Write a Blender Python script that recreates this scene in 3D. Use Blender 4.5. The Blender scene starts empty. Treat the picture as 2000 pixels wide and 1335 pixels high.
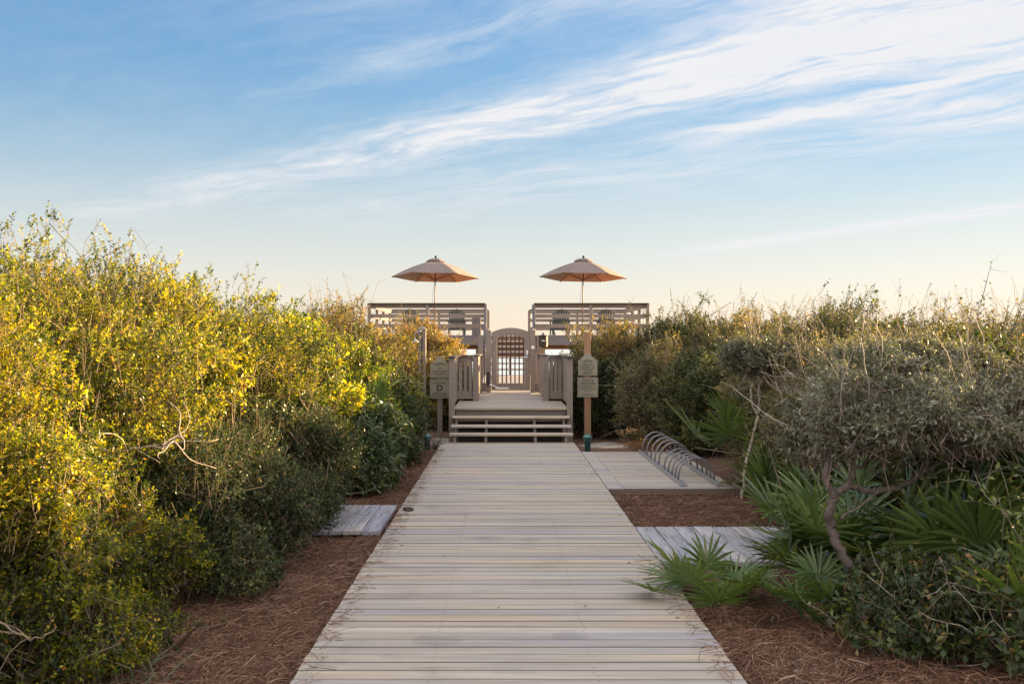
import bpy, math, random
import numpy as np
from mathutils import Vector, Matrix
R = math.radians
scene = bpy.context.scene
C = scene.collection
random.seed(7)
F = 1944.0; VX = 984.0; VY = 672.0; CAMZ = 1.8

def at(x, y, Y):
    """point of the photo's 2000x1335 frame at real distance Y along the walkway"""
    return Vector(((x - VX) / F * Y, Y, CAMZ - (y - VY) / F * Y))

# ------------------------------------------------------------------ helpers
def tag(o, label=None, cat=None, group=None, kind=None):
    if label: o['label'] = label
    if cat: o['category'] = cat
    if group: o['group'] = group
    if kind: o['kind'] = kind
    return o

def thing(name, loc, label, cat, group=None, rz=0.0):
    o = bpy.data.objects.new(name, None)
    C.objects.link(o); o.location = loc; o.rotation_euler = (0, 0, rz)
    o.empty_display_size = 0.1
    return tag(o, label, cat, group)

def copy_tree(o, parent=None):
    c = o.copy(); C.objects.link(c)
    if parent is not None:
        c.parent = parent
    for ch in list(o.children):
        copy_tree(ch, c)
    return c

class MB:
    def __init__(s): s.v = []; s.f = []; s.t = []
    def add(s, vs, fs, t=0.5):
        b = len(s.v); s.v += [tuple(p) for p in vs]
        for f in fs: s.f.append(tuple(b + i for i in f)); s.t.append(t)
        return s
    def box(s, x0, x1, y0, y1, z0, z1, t=0.5):
        return s.add([(x0,y0,z0),(x1,y0,z0),(x1,y1,z0),(x0,y1,z0),(x0,y0,z1),(x1,y0,z1),(x1,y1,z1),(x0,y1,z1)],
                     [(0,3,2,1),(4,5,6,7),(0,1,5,4),(1,2,6,5),(2,3,7,6),(3,0,4,7)], t)
    def bar(s, a, b, w, h, up=(0,0,1), t=0.5):
        a = Vector(a); b = Vector(b); d = (b - a).normalized(); u = Vector(up)
        sd = d.cross(u).normalized() * (w/2); u = sd.cross(d).normalized() * (h/2)
        vs = []
        for p in (a, b): vs += [p - sd - u, p + sd - u, p + sd + u, p - sd + u]
        return s.add(vs, [(0,3,2,1),(4,5,6,7),(0,1,5,4),(1,2,6,5),(2,3,7,6),(3,0,4,7)], t)
    def tube(s, pts, rad, n=8, t=0.5, cap=True):
        pts = [Vector(p) for p in pts]; m = len(pts)
        if not hasattr(rad, '__len__'): rad = [rad]*m
        vs = []; prev = None
        for i, p in enumerate(pts):
            d = (pts[min(i+1, m-1)] - pts[max(i-1, 0)]).normalized()
            if prev is None:
                a = Vector((0,0,1)) if abs(d.z) < .9 else Vector((1,0,0))
                u = d.cross(a).normalized()
            else:
                u = (prev - d*prev.dot(d))
                u = u.normalized() if u.length > 1e-6 else d.orthogonal().normalized()
            prev = u; w = d.cross(u)
            for k in range(n):
                q = 2*math.pi*k/n
                vs.append(p + (u*math.cos(q) + w*math.sin(q))*rad[i])
        fs = []
        for i in range(m-1):
            for k in range(n):
                k2 = (k+1) % n
                fs.append((i*n+k, i*n+k2, (i+1)*n+k2, (i+1)*n+k))
        if cap:
            fs.append(tuple(range(n-1, -1, -1))); fs.append(tuple((m-1)*n+k for k in range(n)))
        return s.add(vs, fs, t)
    def lathe(s, prof, c=(0,0,0), n=20, t=0.5, axis='Z'):
        vs = []; m = len(prof); c = Vector(c)
        for r, z in prof:
            for k in range(n):
                q = 2*math.pi*k/n
                v = Vector((r*math.cos(q), r*math.sin(q), z))
                if axis == 'Y': v = Vector((v.x, -v.z, v.y))
                vs.append(c + v)
        fs = []
        for i in range(m-1):
            for k in range(n):
                k2 = (k+1) % n
                fs.append((i*n+k, i*n+k2, (i+1)*n+k2, (i+1)*n+k))
        fs.append(tuple(range(n-1, -1, -1))); fs.append(tuple((m-1)*n+k for k in range(n)))
        return s.add(vs, fs, t)
    def prism_y(s, poly, y0, y1, t=0.5):
        """polygon in XZ (counter-clockwise seen from -Y) extruded along Y"""
        n = len(poly)
        vs = [(p[0], y0, p[1]) for p in poly] + [(p[0], y1, p[1]) for p in poly]
        fs = [tuple(range(n)), tuple(range(2*n-1, n-1, -1))]
        for i in range(n):
            j = (i+1) % n
            fs.append((i, i+n, j+n, j))
        return s.add(vs, fs, t)
    def build(s, name, mat, parent=None, world=False, bevel=0.0, smooth=False):
        vs = s.v
        if parent is not None and world:
            l = parent.location
            vs = [(p[0]-l.x, p[1]-l.y, p[2]-l.z) for p in vs]
        me = bpy.data.meshes.new(name); me.from_pydata(vs, [], s.f)
        a = me.attributes.new('tint', 'FLOAT', 'FACE'); a.data.foreach_set('value', s.t)
        me.materials.append(mat)
        if smooth: me.polygons.foreach_set('use_smooth', [True]*len(me.polygons))
        me.update()
        o = bpy.data.objects.new(name, me); C.objects.link(o)
        if parent is not None: o.parent = parent
        if bevel:
            b = o.modifiers.new('bevel', 'BEVEL'); b.width = bevel; b.segments = 1
            b.limit_method = 'ANGLE'; b.angle_limit = R(50)
        return o

def mesh_np(name, V, Q, tint, mat, parent=None, tris=False):
    """big quad mesh from numpy arrays (world coordinates; parent offset removed)"""
    k = Q.shape[1]
    V = np.asarray(V, np.float32)
    if parent is not None:
        V = V - np.array(parent.location, np.float32)
    me = bpy.data.meshes.new(name)
    me.vertices.add(len(V)); me.vertices.foreach_set('co', V.ravel())
    n = len(Q)
    me.loops.add(n*k); me.loops.foreach_set('vertex_index', Q.astype(np.int32).ravel())
    me.polygons.add(n); me.polygons.foreach_set('loop_start', np.arange(0, n*k, k, dtype=np.int32))
    me.update(calc_edges=True)
    a = me.attributes.new('tint', 'FLOAT', 'FACE'); a.data.foreach_set('value', np.asarray(tint, np.float32))
    me.materials.append(mat)
    o = bpy.data.objects.new(name, me); C.objects.link(o)
    if parent is not None: o.parent = parent
    return o

# ------------------------------------------------------------------ materials
class NT:
    def __init__(s, name):
        s.m = bpy.data.materials.new(name); s.m.use_nodes = True
        s.t = s.m.node_tree; s.t.nodes.clear(); s.L = s.t.links
    def n(s, typ, **kw):
        nd = s.t.nodes.new(typ)
        for k, v in kw.items():
            if k.startswith('_'): setattr(nd, k[1:], v)
            else: nd.inputs[k.replace('__', ' ')].default_value = v
        return nd
    def l(s, a, b): s.L.new(a, b)
    def ramp(s, fac, stops, interp='LINEAR'):
        r = s.t.nodes.new('ShaderNodeValToRGB'); r.color_ramp.interpolation = interp
        e = r.color_ramp.elements
        while len(e) < len(stops): e.new(0.5)
        for i, (p, c) in enumerate(stops):
            e[i].position = p; e[i].color = (*c, 1) if len(c) == 3 else c
        if fac is not None: s.l(fac, r.inputs[0])
        return r
    def math(s, op, a, b=None, c=None, clamp=False):
        m = s.t.nodes.new('ShaderNodeMath'); m.operation = op; m.use_clamp = clamp
        for i, x in enumerate((a, b, c)):
            if x is None: continue
            if isinstance(x, (int, float)): m.inputs[i].default_value = x
            else: s.l(x, m.inputs[i])
        return m.outputs[0]
    def mix(s, f, a, b, mode='MIX'):
        m = s.t.nodes.new('ShaderNodeMix'); m.data_type = 'RGBA'; m.blend_type = mode
        for i, x in ((0, f), (6, a), (7, b)):
            if isinstance(x, (int, float)): m.inputs[i].default_value = x
            elif isinstance(x, tuple): m.inputs[i].default_value = (*x, 1)
            else: s.l(x, m.inputs[i])
        return m.outputs[2]
    def out(s, sh):
        o = s.t.nodes.new('ShaderNodeOutputMaterial'); s.l(sh, o.inputs[0]); return s.m

def wood(name, axis, dark, light, alts=(), rough=0.8, fine=60.0, bump=0.35, contrast=(0.3, 0.72), stain=0.0, cracks=0.0, spots=()):
    """weathered board: grain along one axis, board-to-board tone from the tint attribute"""
    N = NT(name)
    tc = N.n('ShaderNodeTexCoord'); at_ = N.n('ShaderNodeAttribute', _attribute_name='tint')
    off = N.n('ShaderNodeVectorMath', _operation='MULTIPLY_ADD')
    comb = N.n('ShaderNodeCombineXYZ')
    for i in range(3): N.l(at_.outputs['Fac'], comb.inputs[i])
    N.l(comb.outputs[0], off.inputs[0]); off.inputs[1].default_value = (91.3, 57.7, 43.1)
    N.l(tc.outputs['Object'], off.inputs[2])
    def noise(sl, sc, det):
        mp = N.n('ShaderNodeMapping'); s3 = [sc, sc, sc]; s3['XYZ'.index(axis)] = sl
        mp.inputs['Scale'].default_value = s3; N.l(off.outputs[0], mp.inputs[0])
        nz = N.n('ShaderNodeTexNoise', Scale=1.0, Detail=det, Roughness=0.65); N.l(mp.outputs[0], nz.inputs[0])
        return nz.outputs[0]
    g1 = noise(1.3, fine, 6.0); g2 = noise(0.5, 9.0, 3.0)
    g = N.math('ADD', N.math('MULTIPLY', g1, 0.6), N.math('MULTIPLY', g2, 0.4))
    col = N.ramp(g, [(contrast[0], dark), (contrast[1], light)]).outputs[0]
    if alts:
        stops = [(0.0, (0.16, 0.14, 0.13)), (0.035, (0.5, 0.46, 0.42)), (0.05, alts[0])] + [(0.05+0.95*(i+1)/len(alts), a) for i, a in enumerate(alts)]  # lowest stops put the shade of the gaps into the plank sides
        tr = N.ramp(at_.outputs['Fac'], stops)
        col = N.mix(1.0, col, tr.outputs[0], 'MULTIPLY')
        # slow warm/cool drift along each board
        g3 = noise(0.45, 1.2, 2.0)
        dr = N.ramp(g3, [(0.35, (0.86, 0.90, 1.03)), (0.65, (1.06, 0.99, 0.88))])
        col = N.mix(0.8, col, dr.outputs[0], 'MULTIPLY')
    if stain:
        mp = N.n('ShaderNodeTexNoise', Scale=1.7, Detail=5.0, Roughness=0.6); N.l(tc.outputs['Object'], mp.inputs[0])
        sr = N.ramp(mp.outputs[0], [(0.56, (1, 1, 1)), (0.72, (1-stain,)*3)])
        col = N.mix(1.0, col, sr.outputs[0], 'MULTIPLY')
    for (sx, sy, rx, ry, dk) in spots:              # old damp marks with a shape of their own
        mp = N.n('ShaderNodeMapping', _vector_type='POINT'); mp.inputs['Location'].default_value = (-sx/rx, -sy/ry, 0); mp.inputs['Scale'].default_value = (1/rx, 1/ry, 0); N.l(tc.outputs['Object'], mp.inputs[0])
        ln = N.n('ShaderNodeVectorMath', _operation='LENGTH'); N.l(mp.outputs[0], ln.inputs[0])
        sn = N.n('ShaderNodeTexNoise', Scale=9.0, Detail=4.0); N.l(tc.outputs['Object'], sn.inputs[0])
        f = N.math('SUBTRACT', N.math('MULTIPLY_ADD', sn.outputs[0], 1.3, 0.35), ln.outputs['Value'])
        fr = N.ramp(f, [(0.0, (1, 1, 1)), (0.45, (dk, dk, dk*1.03))]); col = N.mix(1.0, col, fr.outputs[0], 'MULTIPLY')
    if cracks:
        ck = noise(0.7, 42.0, 2.0)
        ckl = N.math('ABSOLUTE', N.math('SUBTRACT', ck, 0.5))
        cr = N.ramp(ckl, [(0.0, (0.12, 0.11, 0.11)), (0.035, (1, 1, 1))])
        col = N.mix(cracks, col, cr.outputs[0], 'MULTIPLY')
    b = N.n('ShaderNodeBsdfPrincipled', Roughness=rough); N.l(col, b.inputs['Base Color'])
    bp = N.n('ShaderNodeBump', Strength=bump, Distance=0.004); N.l(g1, bp.inputs['Height']); N.l(bp.outputs[0], b.inputs['Normal'])
    return N.out(b.outputs[0])

def plain(name, col, rough=0.6, metal=0.0, var=0.12, scale=8.0, bump=0.0, spec=0.5):
    N = NT(name)
    tc = N.n('ShaderNodeTexCoord')
    nz = N.n('ShaderNodeTexNoise', Scale=scale, Detail=6.0, Roughness=0.6); N.l(tc.outputs['Object'], nz.inputs[0])
    lo = tuple(c*(1-var) for c in col); hi = tuple(min(1, c*(1+var)) for c in col)
    r = N.ramp(nz.outputs[0], [(0.3, lo), (0.7, hi)])
    b = N.n('ShaderNodeBsdfPrincipled', Roughness=rough, Metallic=metal)
    b.inputs['Specular IOR Level'].default_value = spec
    N.l(r.outputs[0], b.inputs['Base Color'])
    rr = N.ramp(nz.outputs[0], [(0.2, (rough*0.8,)*3), (0.8, (min(1, rough*1.2),)*3)]); N.l(rr.outputs[0], b.inputs['Roughness'])
    if bump:
        bp = N.n('ShaderNodeBump', Strength=bump, Distance=0.01); N.l(nz.outputs[0], bp.inputs['Height']); N.l(bp.outputs[0], b.inputs['Normal'])
    return N.out(b.outputs[0])

def leafmat(name, stops, trans=0.4, rough=0.42, spec=0.5, tgain=1.5):
    N = NT(name)
    a = N.n('ShaderNodeAttribute', _attribute_name='tint')
    r = N.ramp(a.outputs['Fac'], stops)
    b = N.n('ShaderNodeBsdfPrincipled', Roughness=rough); N.l(r.outputs[0], b.inputs['Base Color'])
    b.inputs['Specular IOR Level'].default_value = spec
    t = N.n('ShaderNodeBsdfTranslucent')
    tcol = N.mix(1.0, r.outputs[0], (tgain*1.15, tgain*1.10, tgain*0.30), 'MULTIPLY'); N.l(tcol, t.inputs[0])
    m = N.n('ShaderNodeMixShader', Fac=trans); N.l(b.outputs[0], m.inputs[1]); N.l(t.outputs[0], m.inputs[2])
    return N.out(m.outputs[0])

def twigmat(name, a, b_):
    N = NT(name)
    at_ = N.n('ShaderNodeAttribute', _attribute_name='tint')
    r = N.ramp(at_.outputs['Fac'], [(0.0, a), (1.0, b_)])
    tc = N.n('ShaderNodeTexCoord'); nz = N.n('ShaderNodeTexNoise', Scale=35.0, Detail=4.0); N.l(tc.outputs['Object'], nz.inputs[0])
    v = N.ramp(nz.outputs[0], [(0.3, (0.6, 0.6, 0.6)), (0.7, (1.2, 1.2, 1.2))])
    b = N.n('ShaderNodeBsdfPrincipled', Roughness=0.85); N.l(N.mix(1.0, r.outputs[0], v.outputs[0], 'MULTIPLY'), b.inputs['Base Color'])
    return N.out(b.outputs[0])

M = {}
WALK_ALTS = [(1.04,0.95,0.82), (0.90,0.89,0.90), (1.09,1.00,0.86), (0.84,0.84,0.87), (1.03,0.97,0.89), (0.92,0.86,0.78), (1.10,1.05,0.98)]
M['walk'] = wood('weathered_decking', 'X', (0.22,0.205,0.188), (0.60,0.55,0.495), WALK_ALTS, rough=0.75, fine=70, bump=0.3, stain=0.22, spots=((-0.42,6.05,.16,.13,.80),(0.40,6.15,.15,.11,.82),(0.2,8.8,.2,.07,.88),(-0.5,10.6,.2,.1,.88)))
M['grey'] = wood('silvered_boards', 'Y', (0.20,0.20,0.215), (0.60,0.59,0.60), [(0.9,0.9,0.95),(1.05,1.02,1.0),(0.8,0.82,0.88)], rough=0.85, fine=55, bump=0.8, cracks=0.85)
M['edge'] = wood('board_edge', 'X', (0.10,0.075,0.055), (0.24,0.17,0.125), rough=0.85)
M['joist'] = plain('dark_joist', (0.05,0.04,0.035), 0.9)
for ax in 'XYZ':
    M['taupe'+ax] = wood('taupe_paint_'+ax, ax, (0.195,0.156,0.128), (0.28,0.228,0.19), rough=0.55, fine=40, bump=0.2, stain=0.22)
    M['cap'+ax] = wood('brown_cap_'+ax, ax, (0.055,0.037,0.031), (0.115,0.08,0.066), rough=0.7, fine=45, bump=0.3)
    M['raw'+ax] = wood('raw_pine_'+ax, ax, (0.22,0.115,0.055), (0.42,0.24,0.13), rough=0.75, fine=30, bump=0.3, contrast=(0.35,0.65))
    M['dgrey'+ax] = wood('grey_old_wood_'+ax, ax, (0.12,0.11,0.11), (0.25,0.23,0.225), rough=0.85, fine=40, bump=0.4)
M['slate'] = plain('slate_paint', (0.075,0.07,0.085), 0.5)
M['rail_iron'] = plain('brown_iron', (0.07,0.035,0.03), 0.5, 0.2)
M['steel'] = plain('galvanised_steel', (0.50,0.50,0.52), 0.42, 0.85, 0.15, 20)
M['darksteel'] = plain('hoop_steel', (0.20,0.19,0.20), 0.40, 0.6, 0.2, 25)
M['lock'] = plain('lock_metal', (0.35,0.35,0.36), 0.35, 0.9)
M['black'] = plain('black_metal', (0.02,0.02,0.022), 0.45, 0.0)
M['soot'] = plain('dull_dark_wood', (0.02,0.015,0.013), 0.9, 0, .2, 20, 0, .1)
M['silver'] = plain('bright_metal', (0.75,0.74,0.72), 0.3, 0.9)
M['whitish'] = plain('white_enamel', (0.75,0.74,0.70), 0.4)
M['sign'] = plain('sign_face', (0.31,0.28,0.20), 0.6, 0, 0.06, 6)
M['signedge'] = plain('sign_edge', (0.43,0.40,0.31), 0.6, 0, 0.06, 6)
M['ink'] = plain('sign_letter', (0.035,0.03,0.024), 0.7)
M['teal'] = plain('verdigris', (0.055,0.16,0.145), 0.5, 0.3, 0.25, 30)
M['dkgreen'] = plain('dark_green_metal', (0.012,0.05,0.042), 0.45, 0.2, 0.2, 30)
M['binwood'] = plain('bin_bronze', (0.045,0.032,0.025), 0.35, 0.3, 0.3, 10)
M['chair'] = wood('chair_grey', 'Z', (0.045,0.058,0.060), (0.085,0.10,0.10), rough=0.6, fine=30, bump=0.1)
M['polewood'] = wood('pole_wood', 'Z', (0.16,0.06,0.03), (0.27,0.11,0.055), rough=0.5, fine=40, bump=0.1)
M['bark'] = twigmat('shrub_bark', (0.085,0.055,0.035), (0.30,0.22,0.14))
M['palebark'] = twigmat('pale_bark', (0.26,0.19,0.15), (0.46,0.38,0.31))
M['trunkbark'] = twigmat('lichen_bark', (0.07,0.048,0.038), (0.24,0.19,0.165))

def canopy_mat():
    N = NT('umbrella_cloth')
    tc = N.n('ShaderNodeTexCoord'); nz = N.n('ShaderNodeTexNoise', Scale=3.0, Detail=5.0); N.l(tc.outputs['Object'], nz.inputs[0])
    r = N.ramp(nz.outputs[0], [(0.3, (0.235,0.203,0.185)), (0.7, (0.30,0.262,0.24))])
    b = N.n('ShaderNodeBsdfPrincipled', Roughness=0.9); N.l(r.outputs[0], b.inputs['Base Color'])
    t = N.n('ShaderNodeBsdfTranslucent'); t.inputs[0].default_value = (0.62,0.34,0.17,1)
    m = N.n('ShaderNodeMixShader', Fac=0.30); N.l(b.outputs[0], m.inputs[1]); N.l(t.outputs[0], m.inputs[2])
    return N.out(m.outputs[0])
M['cloth'] = canopy_mat()

# leaf palettes: tint 0 = deep green ... 1 = rusty / dead
G_HOLLY = [(0.00,(0.012,0.026,0.004)),(0.25,(0.055,0.088,0.007)),(0.48,(0.240,0.265,0.011)),(0.75,(0.560,0.460,0.018)),(0.92,(0.580,0.370,0.030)),(1.00,(0.360,0.120,0.030))]
G_LIME = [(0.00,(0.012,0.030,0.004)),(0.25,(0.050,0.090,0.006)),(0.50,(0.200,0.245,0.010)),(0.75,(0.520,0.460,0.022)),(0.93,(0.580,0.370,0.040)),(1.00,(0.400,0.140,0.030))]
G_GOLD = [(0.00,(0.050,0.058,0.016)),(0.30,(0.130,0.125,0.030)),(0.60,(0.260,0.200,0.050)),(0.85,(0.400,0.250,0.060)),(1.00,(0.360,0.160,0.050))]
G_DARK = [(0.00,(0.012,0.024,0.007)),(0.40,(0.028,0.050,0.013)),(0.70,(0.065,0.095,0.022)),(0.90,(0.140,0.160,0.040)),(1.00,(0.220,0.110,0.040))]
G_BROAD = [(0.00,(0.022,0.042,0.016)),(0.40,(0.048,0.078,0.028)),(0.80,(0.100,0.140,0.045)),(1.00,(0.180,0.220,0.060))]
G_OLIVE = [(0.00,(0.055,0.062,0.024)),(0.40,(0.130,0.127,0.055)),(0.70,(0.215,0.185,0.090)),(0.90,(0.320,0.230,0.080)),(1.00,(0.320,0.160,0.060))]
G_SILV = [(0.00,(0.065,0.075,0.048)),(0.40,(0.140,0.155,0.105)),(0.75,(0.260,0.270,0.200)),(0.95,(0.380,0.370,0.300)),(1.00,(0.260,0.200,0.070))]
M['holly'] = leafmat('holly_leaves', G_HOLLY, 0.45, 0.36, 0.42)
M['lime'] = leafmat('lime_leaves', G_LIME, 0.48, 0.36, 0.42, 1.6)
M['gold'] = leafmat('golden_leaves', G_GOLD, 0.42)
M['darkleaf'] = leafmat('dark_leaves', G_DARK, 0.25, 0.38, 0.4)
M['broad'] = leafmat('long_leaves', G_BROAD, 0.25, 0.35, 0.7)
M['olive'] = leafmat('olive_leaves', G_OLIVE, 0.40, 0.5)
M['silverleaf'] = leafmat('silver_leaves', G_SILV, 0.22, 0.5, 0.5)
M['palm'] = leafmat('palmetto_leaf', [(0.0,(0.03,0.055,0.013)),(0.5,(0.075,0.125,0.032)),(0.85,(0.14,0.20,0.06)),(1.0,(0.30,0.27,0.10))], 0.28, 0.38, 0.6)
M['deadpalm'] = leafmat('dead_palmetto', [(0.0,(0.085,0.055,0.035)),(1.0,(0.23,0.165,0.12))], 0.2, 0.8, 0.2, 1.0)
M['blade'] = leafmat('grass_blade', [(0.0,(0.10,0.14,0.075)),(0.6,(0.17,0.22,0.14)),(1.0,(0.26,0.27,0.20))], 0.25, 0.5)
M['drygrass'] = leafmat('dry_grass', [(0.0,(0.20,0.165,0.14)),(1.0,(0.42,0.37,0.33))], 0.2, 0.8, 0.2, 1.0)
M['needle'] = leafmat('pine_straw', [(0.0,(0.10,0.048,0.027)),(0.5,(0.27,0.138,0.082)),(0.8,(0.46,0.28,0.18)),(1.0,(0.66,0.48,0.35))], 0.12, 0.6, 0.4, 1.0)

def ground_mat():
    N = NT('dune_ground')
    tc = N.n('ShaderNodeTexCoord'); P = tc.outputs['Object']
    n1 = N.n('ShaderNodeTexNoise', Scale=55.0, Detail=8.0, Roughness=0.7); N.l(P, n1.inputs[0])
    n2 = N.n('ShaderNodeTexNoise', Scale=2.2, Detail=6.0, Roughness=0.6); N.l(P, n2.inputs[0])
    straw = N.ramp(n1.outputs[0], [(0.3,(0.045,0.024,0.015)),(0.55,(0.15,0.078,0.047)),(0.75,(0.33,0.20,0.13))]).outputs[0]
    sand = N.ramp(n1.outputs[0], [(0.3,(0.42,0.39,0.36)),(0.7,(0.66,0.63,0.60))]).outputs[0]
    def patch(c, r):
        d = N.n('ShaderNodeVectorMath', _operation='DISTANCE'); N.l(P, d.inputs[0]); d.inputs[1].default_value = c
        q = N.math('MULTIPLY_ADD', d.outputs['Value'], -1.0/r, 1.0)
        return N.math('ADD', q, N.math('MULTIPLY_ADD', n2.outputs[0], 1.2, -0.6))
    m = N.math('MAXIMUM', patch((2.0,18.9,-0.12), 0.70), patch((-1.3,19.6,-0.12), 0.95))
    m = N.math('MAXIMUM', m, patch((1.95,5.2,-0.12), 0.35))
    sx = N.n('ShaderNodeSeparateXYZ'); N.l(P, sx.inputs[0])
    beach = N.math('MULTIPLY_ADD', sx.outputs[1], 0.25, -8.5)          # bare sand beyond the crest
    m = N.math('MAXIMUM', m, beach)
    mk = N.ramp(m, [(0.1,(0,0,0)),(0.35,(1,1,1))]).outputs[0]
    brk = N.ramp(n1.outputs[0], [(0.42,(0.25,0.25,0.25)),(0.6,(1,1,1))]).outputs[0]
    col = N.mix(N.math('MULTIPLY', mk, brk), straw, sand)
    b = N.n('ShaderNodeBsdfPrincipled', Roughness=0.95); N.l(col, b.inputs['Base Color'])
    bp = N.n('ShaderNodeBump', Strength=0.7, Distance=0.02); N.l(n1.outputs[0], bp.inputs['Height']); N.l(bp.outputs[0], b.inputs['Normal'])
    return N.out(b.outputs[0])

def sea_mat():
    N = NT('sea_water')
    tc = N.n('ShaderNodeTexCoord'); mp = N.n('ShaderNodeMapping'); mp.inputs['Scale'].default_value = (0.05,0.18,1); N.l(tc.outputs['Object'], mp.inputs[0])
    nz = N.n('ShaderNodeTexNoise', Scale=1.0, Detail=8.0, Roughness=0.7); N.l(mp.outputs[0], nz.inputs[0])
    col = N.ramp(nz.outputs[0], [(0.35,(0.34,0.43,0.47)),(0.6,(0.55,0.62,0.64)),(0.7,(0.8,0.82,0.82))])
    b = N.n('ShaderNodeBsdfPrincipled', Roughness=0.28, IOR=1.33); N.l(col.outputs[0], b.inputs['Base Color'])
    bp = N.n('ShaderNodeBump', Strength=0.12, Distance=0.3); N.l(nz.outputs[0], bp.inputs['Height']); N.l(bp.outputs[0], b.inputs['Normal'])
    return N.out(b.outputs[0])

# ------------------------------------------------------------------ sky, sun, camera
SUN_AZ, SUN_EL = 63.0, 9.3       # azimuth measured from the walkway direction towards the right
def build_world():
    w = bpy.data.worlds.new('World'); scene.world = w; w.use_nodes = True
    t = w.node_tree; t.nodes.clear(); L = t.links
    N = NT.__new__(NT); N.t = t; N.L = L; N.m = None
    sky = N.n('ShaderNodeTexSky', _sky_type='NISHITA', _sun_disc=False, _sun_elevation=R(SUN_EL), _sun_rotation=R(SUN_AZ),
              _altitude=0.0, _air_density=1.0, _dust_density=SKY_DUST, _ozone_density=SKY_OZONE)
    tc = N.n('ShaderNodeTexCoord'); sp = N.n('ShaderNodeSeparateXYZ'); N.l(tc.outputs['Generated'], sp.inputs[0])
    z = N.math('MAXIMUM', sp.outputs[2], 0.015)
    px = N.math('DIVIDE', sp.outputs[0], z); py = N.math('DIVIDE', sp.outputs[1], z)
    s = N.math('MULTIPLY', N.math('ADD', px, py), 0.7071)
    u = N.math('MULTIPLY', N.math('SUBTRACT', px, py), 0.7071)
    # warp the streaks a little
    cw = N.n('ShaderNodeCombineXYZ'); N.l(s, cw.inputs[0]); N.l(u, cw.inputs[1])
    wz = N.n('ShaderNodeTexNoise', Scale=0.7, Detail=3.0); N.l(cw.outputs[0], wz.inputs[0])
    warp = N.math('MULTIPLY_ADD', wz.outputs[0], 0.9, -0.45)
    s2 = N.math('ADD', s, warp)
    s3 = N.math('ADD', s, N.math('MULTIPLY', warp, 0.45))
    def streak(ks, ku, zoff, det=7.0, rough=0.6):
        c = N.n('ShaderNodeCombineXYZ'); N.l(N.math('MULTIPLY', s2, ks), c.inputs[0]); N.l(N.math('MULTIPLY', u, ku), c.inputs[1]); c.inputs[2].default_value = zoff
        nz = N.n('ShaderNodeTexNoise', Scale=1.0, Detail=det, Roughness=rough); N.l(c.outputs[0], nz.inputs[0]); return nz.outputs[0]
    fine = streak(7.5, 1.5, 3.1); broad = streak(1.9, 0.42, 7.7, 4.0); wisp = streak(3.6, 1.5, 12.4, 9.0, 0.72)
    def band(c, wd, u0=None, u1=None, sv=None):
        d = N.math('DIVIDE', N.math('SUBTRACT', sv if sv is not None else s3, c), wd)
        g = N.math('EXPONENT', N.math('MULTIPLY', N.math('MULTIPLY', d, d), -1.0))
        if u0 is not None:
            m = N.n('ShaderNodeMapRange', _interpolation_type='SMOOTHSTEP'); N.l(u, m.inputs[0])
            m.inputs[1].default_value = u0; m.inputs[2].default_value = u1; g = N.math('MULTIPLY', g, m.outputs[0])
        return g
    def add(*a):
        r = a[0]
        for b in a[1:]: r = N.math('ADD', r, b)
        return r
    k = lambda x, f: N.math('MULTIPLY', x, f)
    # main band across the frame, fan at upper right, second streak, low streak near the horizon
    sA = N.math('ADD', s3, k(N.math('ADD', u, 2.0), 0.16)); sB = N.math('ADD', s3, k(N.math('ADD', u, 4.5), 0.33))
    wide = add(k(band(3.20, 0.34, -9.0, -6.0), 0.30), k(band(3.22, 0.30, -6.0, -2.2), 0.50), k(band(3.10, 0.50, -2.7, -1.1), 0.80), k(band(2.50, 0.34, -2.0, -0.8), 0.80), k(band(4.0, 0.13, -3.1, -2.3, sA), 0.80),
               k(band(4.45, 0.30, -2.4, -1.4), 0.50), k(band(8.47, 0.30, -7.3, -5.0, sB), 0.80), k(band(1.75, 0.30, -3.6, -1.9), 0.12), k(band(4.6, 0.9, -9.0, -3.5), 0.22), k(band(2.2, .14, -4.0, -2.4), .20), 0.0)
    tex = add(k(fine, 0.62), k(broad, 0.25), k(wisp, 0.65))
    dens = N.math('MULTIPLY', N.math('POWER', wide, 0.8), N.math('MULTIPLY_ADD', tex, 4.6, -2.45))
    haze_c = N.math('MULTIPLY', N.math('MULTIPLY_ADD', wisp, 1.6, -0.70, clamp=True), 0.20)
    mr = N.n('ShaderNodeMapRange', _interpolation_type='LINEAR'); N.l(dens, mr.inputs[0]); mr.inputs[1].default_value = 0.05; mr.inputs[2].default_value = 0.92
    a = N.math('ADD', N.math('MULTIPLY', mr.outputs[0], 0.94), haze_c, clamp=True)
    # unseen bright cloud sheet added behind the camera and overhead as fill light
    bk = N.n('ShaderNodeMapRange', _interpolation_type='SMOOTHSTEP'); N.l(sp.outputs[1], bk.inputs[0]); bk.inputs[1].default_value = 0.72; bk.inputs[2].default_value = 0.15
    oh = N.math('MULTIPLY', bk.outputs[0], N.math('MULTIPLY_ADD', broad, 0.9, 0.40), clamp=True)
    zf = N.n('ShaderNodeMapRange', _interpolation_type='SMOOTHSTEP'); N.l(sp.outputs[2], zf.inputs[0]); zf.inputs[1].default_value = 0.02; zf.inputs[2].default_value = 0.10
    a = N.math('MULTIPLY', a, zf.outputs[0])
    lum = N.n('ShaderNodeRGBToBW'); N.l(sky.outputs[0], lum.inputs[0])
    comp = N.math('DIVIDE', SKY_GAIN, N.math('MULTIPLY_ADD', lum.outputs[0], SKY_K, 1.0))      # softer contrast between the sun side and the rest
    cc = N.n('ShaderNodeCombineXYZ')
    for i in range(3): N.l(comp, cc.inputs[i])
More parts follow.
